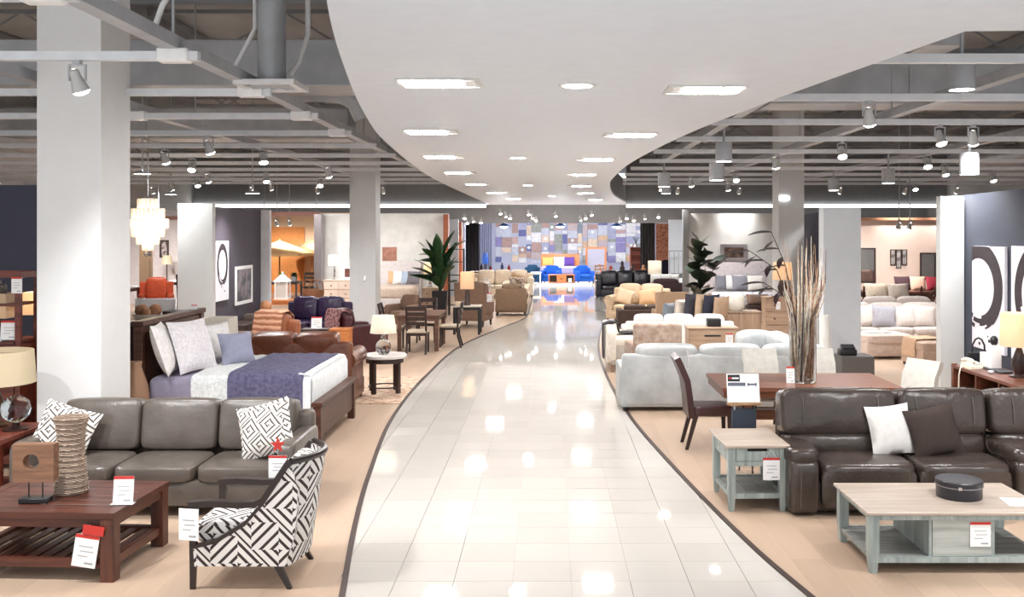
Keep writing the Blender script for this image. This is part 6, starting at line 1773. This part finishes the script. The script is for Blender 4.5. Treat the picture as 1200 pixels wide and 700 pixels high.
t = make_tag('price tag on the weathered oak chest behind the twigs', (5.2, 21.96, .75), .1, .2, 0, 0)
t = thing('clothes_rail', 'slim grey metal rack standing beside the copper panel', 'rack', (4.6, 34.8, 0))
for x in (-.25, -.08, .08, .25): part(t, 'upright', B().box(x - .015, x + .015, -.015, .015, .04, 1.8), STEELP, smooth=0)
part(t, 'top_bar', B().box(-.27, .27, -.02, .02, 1.8, 1.84), STEELP, smooth=0); part(t, 'foot_bar', B().box(-.3, .3, -.15, .15, 0, .04), STEELP, smooth=0)
t = thing('mannequin_chair', 'black and white lounge chair before the white partition on the right', 'armchair', (4.55, 33.2, 0))
part(t, 'shell', B().ribbon([(-.4, .4), (0, .36), (.3, .5), (.45, .9), (.5, 1.05)], -.3, .3, .06, 'x', 2), BLACK, smooth=60)
part(t, 'cushion', B().ribbon([(-.38, .465), (0, .425), (.26, .56), (.38, .9)], -.24, .24, .05, 'x', 2), WS, smooth=60)
for sx in (-1, 1):
    for sy in (-.3, .25): part(t, 'leg', B().tube([(sx * .2, sy, .38), (sx * .28, sy * 1.2, 0)], .015, 6), CHROME)

# ------------------------------------------------------------------ right wall with ink prints, desk
WA = math.atan2(4.55, .273)
def on_wall(s, z):
    """point on the ink wall at distance s from its near end, just off its face"""
    u = Vector((math.cos(WA), math.sin(WA), 0)); nrm = Vector((-math.sin(WA), math.cos(WA), 0))
    p = Vector((5.57, 9.2, 0)) + u * s + nrm * .005
    return (p.x, p.y, z)
ring_print('ink_print', 'left white canvas with a bold dry brush ink ring on the dark right wall', on_wall(3.5, .95), WA + PI, 1.08, 1.36, (-.3, .82, .66, .5, .34), 5)
ring_print('ink_print', 'right white canvas with an ink ring, cut by the frame edge', on_wall(2.2, .95), WA + PI, 1.12, 1.38, (.2, .82, .55, .5, .3), 9)
DESKW = wood('desk_wood', (74, 40, 28), (118, 70, 52), 'Y', .35)
t = thing('desk', 'brown wooden desk with open pigeonholes below the ink prints', 'desk', (5.36, 11.45, 0))
part(t, 'desktop', B().rbox(-.24, .26, -.95, .85, .78, .82, .005, 1), DESKW)
for y in (-.93, -.35, .25, .8): part(t, 'upright_panel', B().box(-.21, .25, y, y + .03, .0, .78), DESKW, smooth=0)
part(t, 'back_panel', B().box(.22, .25, -.9, .8, .05, .78), DESKW, smooth=0)
for (a, c) in ((-.9, -.35), (-.32, .25), (.28, .8)):
    part(t, 'shelf_board', B().box(-.2, .22, a, c, .52, .55), DESKW, smooth=0)
    d = part(t, 'drawer', B().box(-.215, -.19, a + .01, c - .01, .05, .5), DESKW, smooth=0)
    part(d, 'knob', B(tr(-.215, (a + c) / 2, .3) @ roty(-PI / 2)).cyl(0, 0, 0, .02, .015, n=8), BLACK)
part(t, 'end_post', B().rbox(-.25, -.19, .82, .88, 0, .84, .005, 1), DESKW)
t = thing('telephone', 'cream desk telephone with its cord hanging off the brown desk', 'telephone', (5.26, 12.02, .821), .3)
CRMP = plain('cream_plastic', (228, 220, 200), .35)
part(t, 'base', B().add([(-.12, -.1, 0), (.12, -.1, 0), (.12, .1, 0), (-.12, .1, 0), (-.11, -.09, .03), (.11, -.09, .03), (.11, .09, .07), (-.11, .09, .07)], [(0, 3, 2, 1), (4, 5, 6, 7), (0, 1, 5, 4), (1, 2, 6, 5), (2, 3, 7, 6), (3, 0, 4, 7)]), CRMP, smooth=0)
part(t, 'handset', B().tube([(-.08, -.1, .075), (-.08, -.06, .1), (-.08, .0, .108), (-.08, .06, .105), (-.08, .1, .085)], .022, 8), CRMP)
part(t, 'keypad', B(tr(.03, 0, .055) @ rotx(.2)).box(-.05, .06, -.05, .05, 0, .006), plain('grey_keys', (170, 166, 158), .5), smooth=0)
part(t, 'cord', B().tube([(-.12, .03, .02), (-.17, .03, .0), (-.2, .02, -.08), (-.205, .02, -.3), (-.2, .03, -.5)], .008, 6), CRMP)
make_lamp('table_lamp', 'table lamp with a cream drum shade on the brown desk', (5.45, 11.25, .821), [(.11, 0), (.11, .02), (.05, .04), (.09, .16), (.05, .28), (.02, .36)], ESP, (.21, .2, .36, .74), SH_TAN, power=2)
t = thing('hand_sanitiser', 'white tall dispenser with a dark top on the brown desk', 'bottle', (5.44, 11.86, .821))
part(t, 'bottle', B().rbox(-.07, .07, -.06, .06, 0, .3, .015), PAPER); part(t, 'dark_top', B().lathe([(.03, .3), (.045, .33), (.045, .38), (.02, .41), (0, .41)], 14, cap=False), BLACK)
t = thing('card_holder', 'small clear stand with a white card on the brown desk', 'sign', (5.4, 12.02, .821))
part(t, 'card', B().box(-.06, .06, -.003, .003, 0, .2), PAPER, smooth=0); part(t, 'foot', B().box(-.06, .06, -.03, .03, -0.0, .004), PAPER, smooth=0)
solo('keyboard', B().rbox(-.08, .08, -.22, .22, 0, .025, .005, 1), plain('dark_keys', (60, 60, 66), .5), 'dark keyboard lying on the brown desk', 'keyboard', (5.42, 11.72, .821))
solo('computer_mouse', B().soft(-.03, .03, -.05, .05, 0, .035, 2.5, 5), plain('silver_plastic', (200, 200, 204), .3), 'silver computer mouse on the brown desk', 'mouse', (5.26, 11.55, .821))
t = thing('handbag', 'black handbag with a tall loop handle at the far end of the brown desk', 'bag', (5.4, 12.2, .821), 0)
part(t, 'body', B().rbox(-.13, .13, -.05, .05, 0, .17, .025), BLACKF)
part(t, 'handle', B().tube([(-.08, 0, .15), (-.075, 0, .26), (-.04, 0, .33), (0, 0, .35), (.04, 0, .33), (.075, 0, .26), (.08, 0, .15)], .012, 8), BLACK)

# ------------------------------------------------------------------ right background room
OFFS = fabric('offwhite_cloth', (206, 194, 187), .15)
make_sofa('sectional_sofa', 'long off white sectional sofa in the warm room on the right', 'sofa', (7.8, 21.1, 0), 0, 3.4, 1.0, .92, 4, OFFS, .46, .22, .64, .3, .06, ESP)
for i, (x, c, lb) in enumerate(((6.35, (232, 222, 214), 'cream'), (6.75, (228, 216, 208), 'second cream'), (7.12, (176, 174, 182), 'blue grey'), (7.6, (228, 218, 212), 'pale cream'), (8.0, (222, 210, 204), 'right cream'))):
    make_pillow(lb + ' pillow on the off white sectional in the warm room', fabric(lb.replace(' ', '_') + '_sectional_cloth', c), (x + .1, 20.92 - .1 * (i == 2), .46), .52, .48, .18, 0, -.3, .1 * (-1) ** i, 'pillows on the sectional')
def ottoman(label, loc, rz, W, D, H, m):
    t = thing('ottoman', label, 'ottoman', loc, rz)
    part(t, 'base', B().rbox(-W / 2 + .02, W / 2 - .02, -D / 2 + .02, D / 2 - .02, .05, H - .14, .03), m)
    part(t, 'cushion_top', B().soft(-W / 2, W / 2, -D / 2, D / 2, H - .18, H, 8, 8, (0, 0, .05)), m)
    for sx in (-1, 1):
        for sy in (-1, 1): part(t, 'leg', B().box(sx * (W / 2 - .08) - .03, sx * (W / 2 - .08) + .03, sy * (D / 2 - .08) - .03, sy * (D / 2 - .08) + .03, 0, .06), ESP, smooth=0)
    return t
ottoman('square off white ottoman in front of the sectional in the warm room', (6.68, 19.5, 0), .1, .98, .85, .48, fabric('oyster_cloth', (214, 196, 184), .15))
ottoman('tan ottoman with a folded throw beside the white partition end', (7.2, 18.1, 0), .1, .95, .9, .5, fabric('tan_oyster_cloth', (190, 164, 146), .15))
solo('serving_tray', B().rbox(-.24, .24, -.16, .16, 0, .03, .01), PAPER, 'white tray on the square off white ottoman', 'tray', (6.6, 19.5, .485))
t = thing('throw_blanket', 'tan throw over the tan ottoman', 'blanket', (7.2, 18.1, 0), .1)
t['label'] = 'folded tan throw draped over the left side of the tan ottoman'
part(t, 'cloth', B().ribbon([(-.47, .2), (-.475, .4), (-.45, .515), (-.2, .525), (0, .525)], -.2, .3, .02, 'y', 5, .004), fabric('tan_throw_cloth', (206, 172, 144), .4), smooth=60)
make_table('dining_table', 'long dark dining table before the mirrors of the warm wall', 'table', (9.9, 28.2, 0), 0, 3.6, 1.0, .8, DKWOOD, None, .05, .08, .1)
make_table('dining_table', 'second dark dining table behind the off white sectional', 'table', (9.0, 24.2, 0), 0, 2.6, .95, .78, DKWOOD, None, .05, .08, .1)
def xback(label, loc, rz):
    t = wood_chair(label, loc, rz, DKWOODZ, OFFS, 'cross back chairs in the warm room', slats=1, name='cross_back_chair')
    part(t, 'cross_back', B().beam((-.18, .23, .52), (.18, .26, .9), .03, .02, side=(0, 1, 0)).beam((.18, .23, .52), (-.18, .26, .9), .03, .02, side=(0, 1, 0)), DKWOODZ, smooth=0)
for i, x in enumerate((7.6, 8.3, 9.0, 9.7)):
    xback('cross back wooden chair before the second dark dining table, %s from the left' % ['first', 'second', 'third', 'fourth'][i], (x, 23.45, 0), PI)
for i, x in enumerate((9.0, 9.8, 10.6)):
    xback('cross back wooden chair before the long dark dining table, %s from the left' % ['first', 'second', 'third'][i], (x, 27.35, 0), PI)
for i, (x, c, lb) in enumerate(((8.6, (232, 214, 190), 'cream'), (10.3, (60, 40, 44), 'black'), (10.75, (190, 150, 130), 'pink'), (11.2, (140, 44, 56), 'crimson'), (11.9, (226, 196, 160), 'tan'))):
    make_pillow(lb + ' cushion standing on the long dark dining table', fabric(lb + '_display_cloth', c), (x, 28.2, .801), .5, .42, .16, .1 * i, -.2, 0, 'cushions on the long dining table')
for i, (x, c, lb) in enumerate(((8.2, (236, 218, 196), 'cream'), (8.75, (230, 214, 200), 'white'))):
    make_pillow(lb + ' cushion on the second dark dining table', fabric(lb + '_display_cloth', c), (x, 24.2, .781), .6, .45, .18, .2 * i, -.25, 0)
make_sofa('cream_bench', 'cream settee behind the off white sectional', 'sofa', (7.9, 22.3, 0), PI, 1.8, .75, 1.02, 2, OFFS, .46, .14, .6, .22, .06, ESP)
MIR = plain('mirror_glass', (196, 190, 186), .05, .9)
frame_thing('wall_mirror', 'wide dark framed mirror at the left of the warm wall', 'mirror', (10.0, 30.6, .9), 0, .62, 1.1, ESP, MIR, .05)
for i, (x, z, w, h, lb) in enumerate(((10.85, 1.45, .17, .5, 'left'), (11.03, 1.35, .17, .6, 'middle'), (11.21, 1.45, .17, .5, 'right'), (9.4, 1.5, .17, .45, 'small far left'), (9.6, 1.45, .16, .5, 'small second left'))):
    frame_thing('framed_print', lb + ' narrow dark framed print of the groups on the warm wall', 'picture', (x, 30.6, z), 0, w, h, ESP, blotch('grey_prints', (110, 100, 96), (190, 180, 174), 5), .025)
frame_thing('wall_mirror', 'tall dark window pane mirror at the right of the warm wall', 'mirror', (11.95, 30.6, 1.0), 0, .5, .85, ESP, MIR, .045)

# ------------------------------------------------------------------ picture room at the far end
BLUE = fabric('royal_blue_cloth', (34, 92, 190), .2)
make_sofa('blue_armchair', 'royal blue armchair left of the orange bench at the aisle end', 'armchair', (.15, 47.2, .0), -.25, .95, .85, .85, 1, BLUE, .45, .16, .62, .24, .12, ESP)
make_sofa('blue_armchair', 'royal blue armchair right of the orange bench at the aisle end', 'armchair', (1.75, 47.2, .0), .25, .9, .85, .85, 1, BLUE, .45, .16, .62, .24, .12, ESP)
OW = wood('bench_orange', (168, 92, 46), (206, 128, 74), 'X')
t = thing('media_bench', 'low orange wooden bench with two dark openings at the aisle end', 'cabinet', (.65, 46.25, .061))
part(t, 'body', B().box(-.62, .62, .15, .19, .03, .42).box(-.62, .62, -.2, .15, .03, .06).box(-.62, .62, -.2, .15, .39, .42).box(-.62, -.58, -.2, .15, .06, .39).box(.58, .62, -.2, .15, .06, .39), OW, smooth=0)
part(t, 'drawer_front', B().box(-.22, .22, -.2, -.17, .06, .39), OW, smooth=0); part(t, 'handle', B().box(-.1, .1, -.215, -.2, .21, .24), BLACK, smooth=0)
for x in (-.39, .39): part(t, 'opening', B().box(x - .16, x + .16, .1, .12, .08, .37), BLACK, smooth=0)  # black plates stand in for the shade inside the openings
for x in (-.58, .54):
    for y in (-.18, .12): part(t, 'leg', B().box(x, x + .04, y, y + .04, 0, .03), OW, smooth=0)
make_tag('white tag on the right opening of the orange wooden bench', (1.05, 46.03, .12), .16, .2, 0, 0)
make_bed('wooden bed with orange and white pillows below the picture wall', (.65, 50.2, 0), 0, 1.9, 2.1, 1.35, wood('bench_orange', (168, 92, 46), (206, 128, 74), 'X'), fabric('mauve_cover', (150, 140, 170)), fabric('white_sheet', (234, 232, 232)), tuft=False)
for i, (x, c, lb) in enumerate(((.0, (226, 160, 90), 'orange'), (.6, (238, 236, 238), 'white'), (1.1, (90, 60, 130), 'violet'))):
    make_pillow(lb + ' pillow on the wooden bed below the picture wall', fabric(lb + '_far_cloth', c), (x, 50.75, .72), .6, .5, .2, 0, -.3, 0, 'pillows on the far bed')
wood_chair('pale wooden chair standing right of the aisle end', (2.35, 44.6, 0), PI, OAKZ, WS, H=1.0)
wood_chair('orange wooden chair behind the pale chair at the aisle end', (2.75, 47.0, 0), PI / 2, OW, WS, H=.95)
make_sofa('teal_armchair', 'dark teal armchair at the left of the aisle end', 'armchair', (-.75, 46.8, 0), 0, .8, .8, .9, 1, fabric('teal_cloth', (30, 62, 92), .2), .45, .14, .62, .22, .1, ESP)
make_table('small_side_table', 'small white side table beside the dark teal armchair', 'side table', (-.55, 45.6, 0), 0, .5, .45, .62, PAPER, None, .04, .05, .06)
frame_thing('standing_screen', 'orange framed ribbed screen right of the far bed', 'screen', (2.55, 51.5, 0), 0, 1.1, 1.7, OW, weave('grey_ribs', (140, 134, 150), (190, 186, 196), 8), .1)
PB = plain('pendant_blue', (28, 60, 120), .3)
pp = None
for i, x in enumerate((-2.18, .62, 3.42)):
    lb = 'blue dome pendant lamp in the picture room, %s of three' % ['left', 'middle', 'right'][i]
    if pp is None:
        pp = thing('dome_pendant', lb, 'ceiling light', (x, 48.5, 0), 0, 'blue pendants of the picture room')
        part(pp, 'dome', B().lathe([(.03, 2.95), (.1, 2.93), (.26, 2.82), (.3, 2.78), (.29, 2.78), (.2, 2.83)], 20, cap=False), PB)
        part(pp, 'cable', B().cyl(0, 0, 2.94, 3.3, .012, n=6), BLACK)
        part(pp, 'bulb', B().lathe([(.02, 2.85), (.2, 2.79), (.2, 2.74), (.02, 2.7)], 14), glow('cool_bulb', (200, 228, 255), 8))
        light('POINT', 'pendant_light', (0, 0, 2.55), 190, pp, color=(.88, .93, 1), shadow_soft_size=.15)
    else: dup(pp, (x, 48.5, 0), 0, lb)
# curtains and copper panel
def curtain(label, x0, x1, y, h, mat, folds):
    pts = []
    n = folds * 6
    for i in range(n + 1):
        pts.append((x0 + (x1 - x0) * i / n, y + .06 * math.sin(2 * PI * folds * i / n)))
    solo('curtain', B().ribbon(pts, 0.02, h, .02, 'z', 1), mat, label, 'curtain', smooth=60)
curtain('black floor length curtain left of the picture room opening', -3.95, -3.3, 46.9, 2.92, BLACKF, 4)
curtain('grey lilac pleated curtain next to the black one', -3.75, -2.95, 51.5, 3.2, fabric('lilac_grey_cloth', (128, 128, 146)), 7)
curtain('charcoal pleated curtain left of the copper panel', 4.15, 4.8, 43.5, 2.9, fabric('charcoal_curtain', (70, 70, 72)), 5)
solo('copper_panel', B().box(-.35, .35, -.03, .03, 0, 2.88), blotch('hammered_copper', (140, 78, 52), (196, 132, 100), 14, .45, .4, .6, .6), 'tall mottled copper panel right of the charcoal curtain', 'panel', (5.15, 43.2, 0), smooth=0)
make_sofa('dark_wing_chair', 'dark high backed armchair standing before the copper panel', 'armchair', (4.95, 40.5, 0), -.3, .9, .85, 1.3, 1, fabric('ink_cloth', (30, 26, 44)), .46, .15, .7, .24, .1, ESP)

# categories for the setting
for o in SC.objects:
    if o.parent is None and o.get('kind') == 'structure' and 'category' not in o:
        o['category'] = o.name.split('_')[0].split('.')[0]
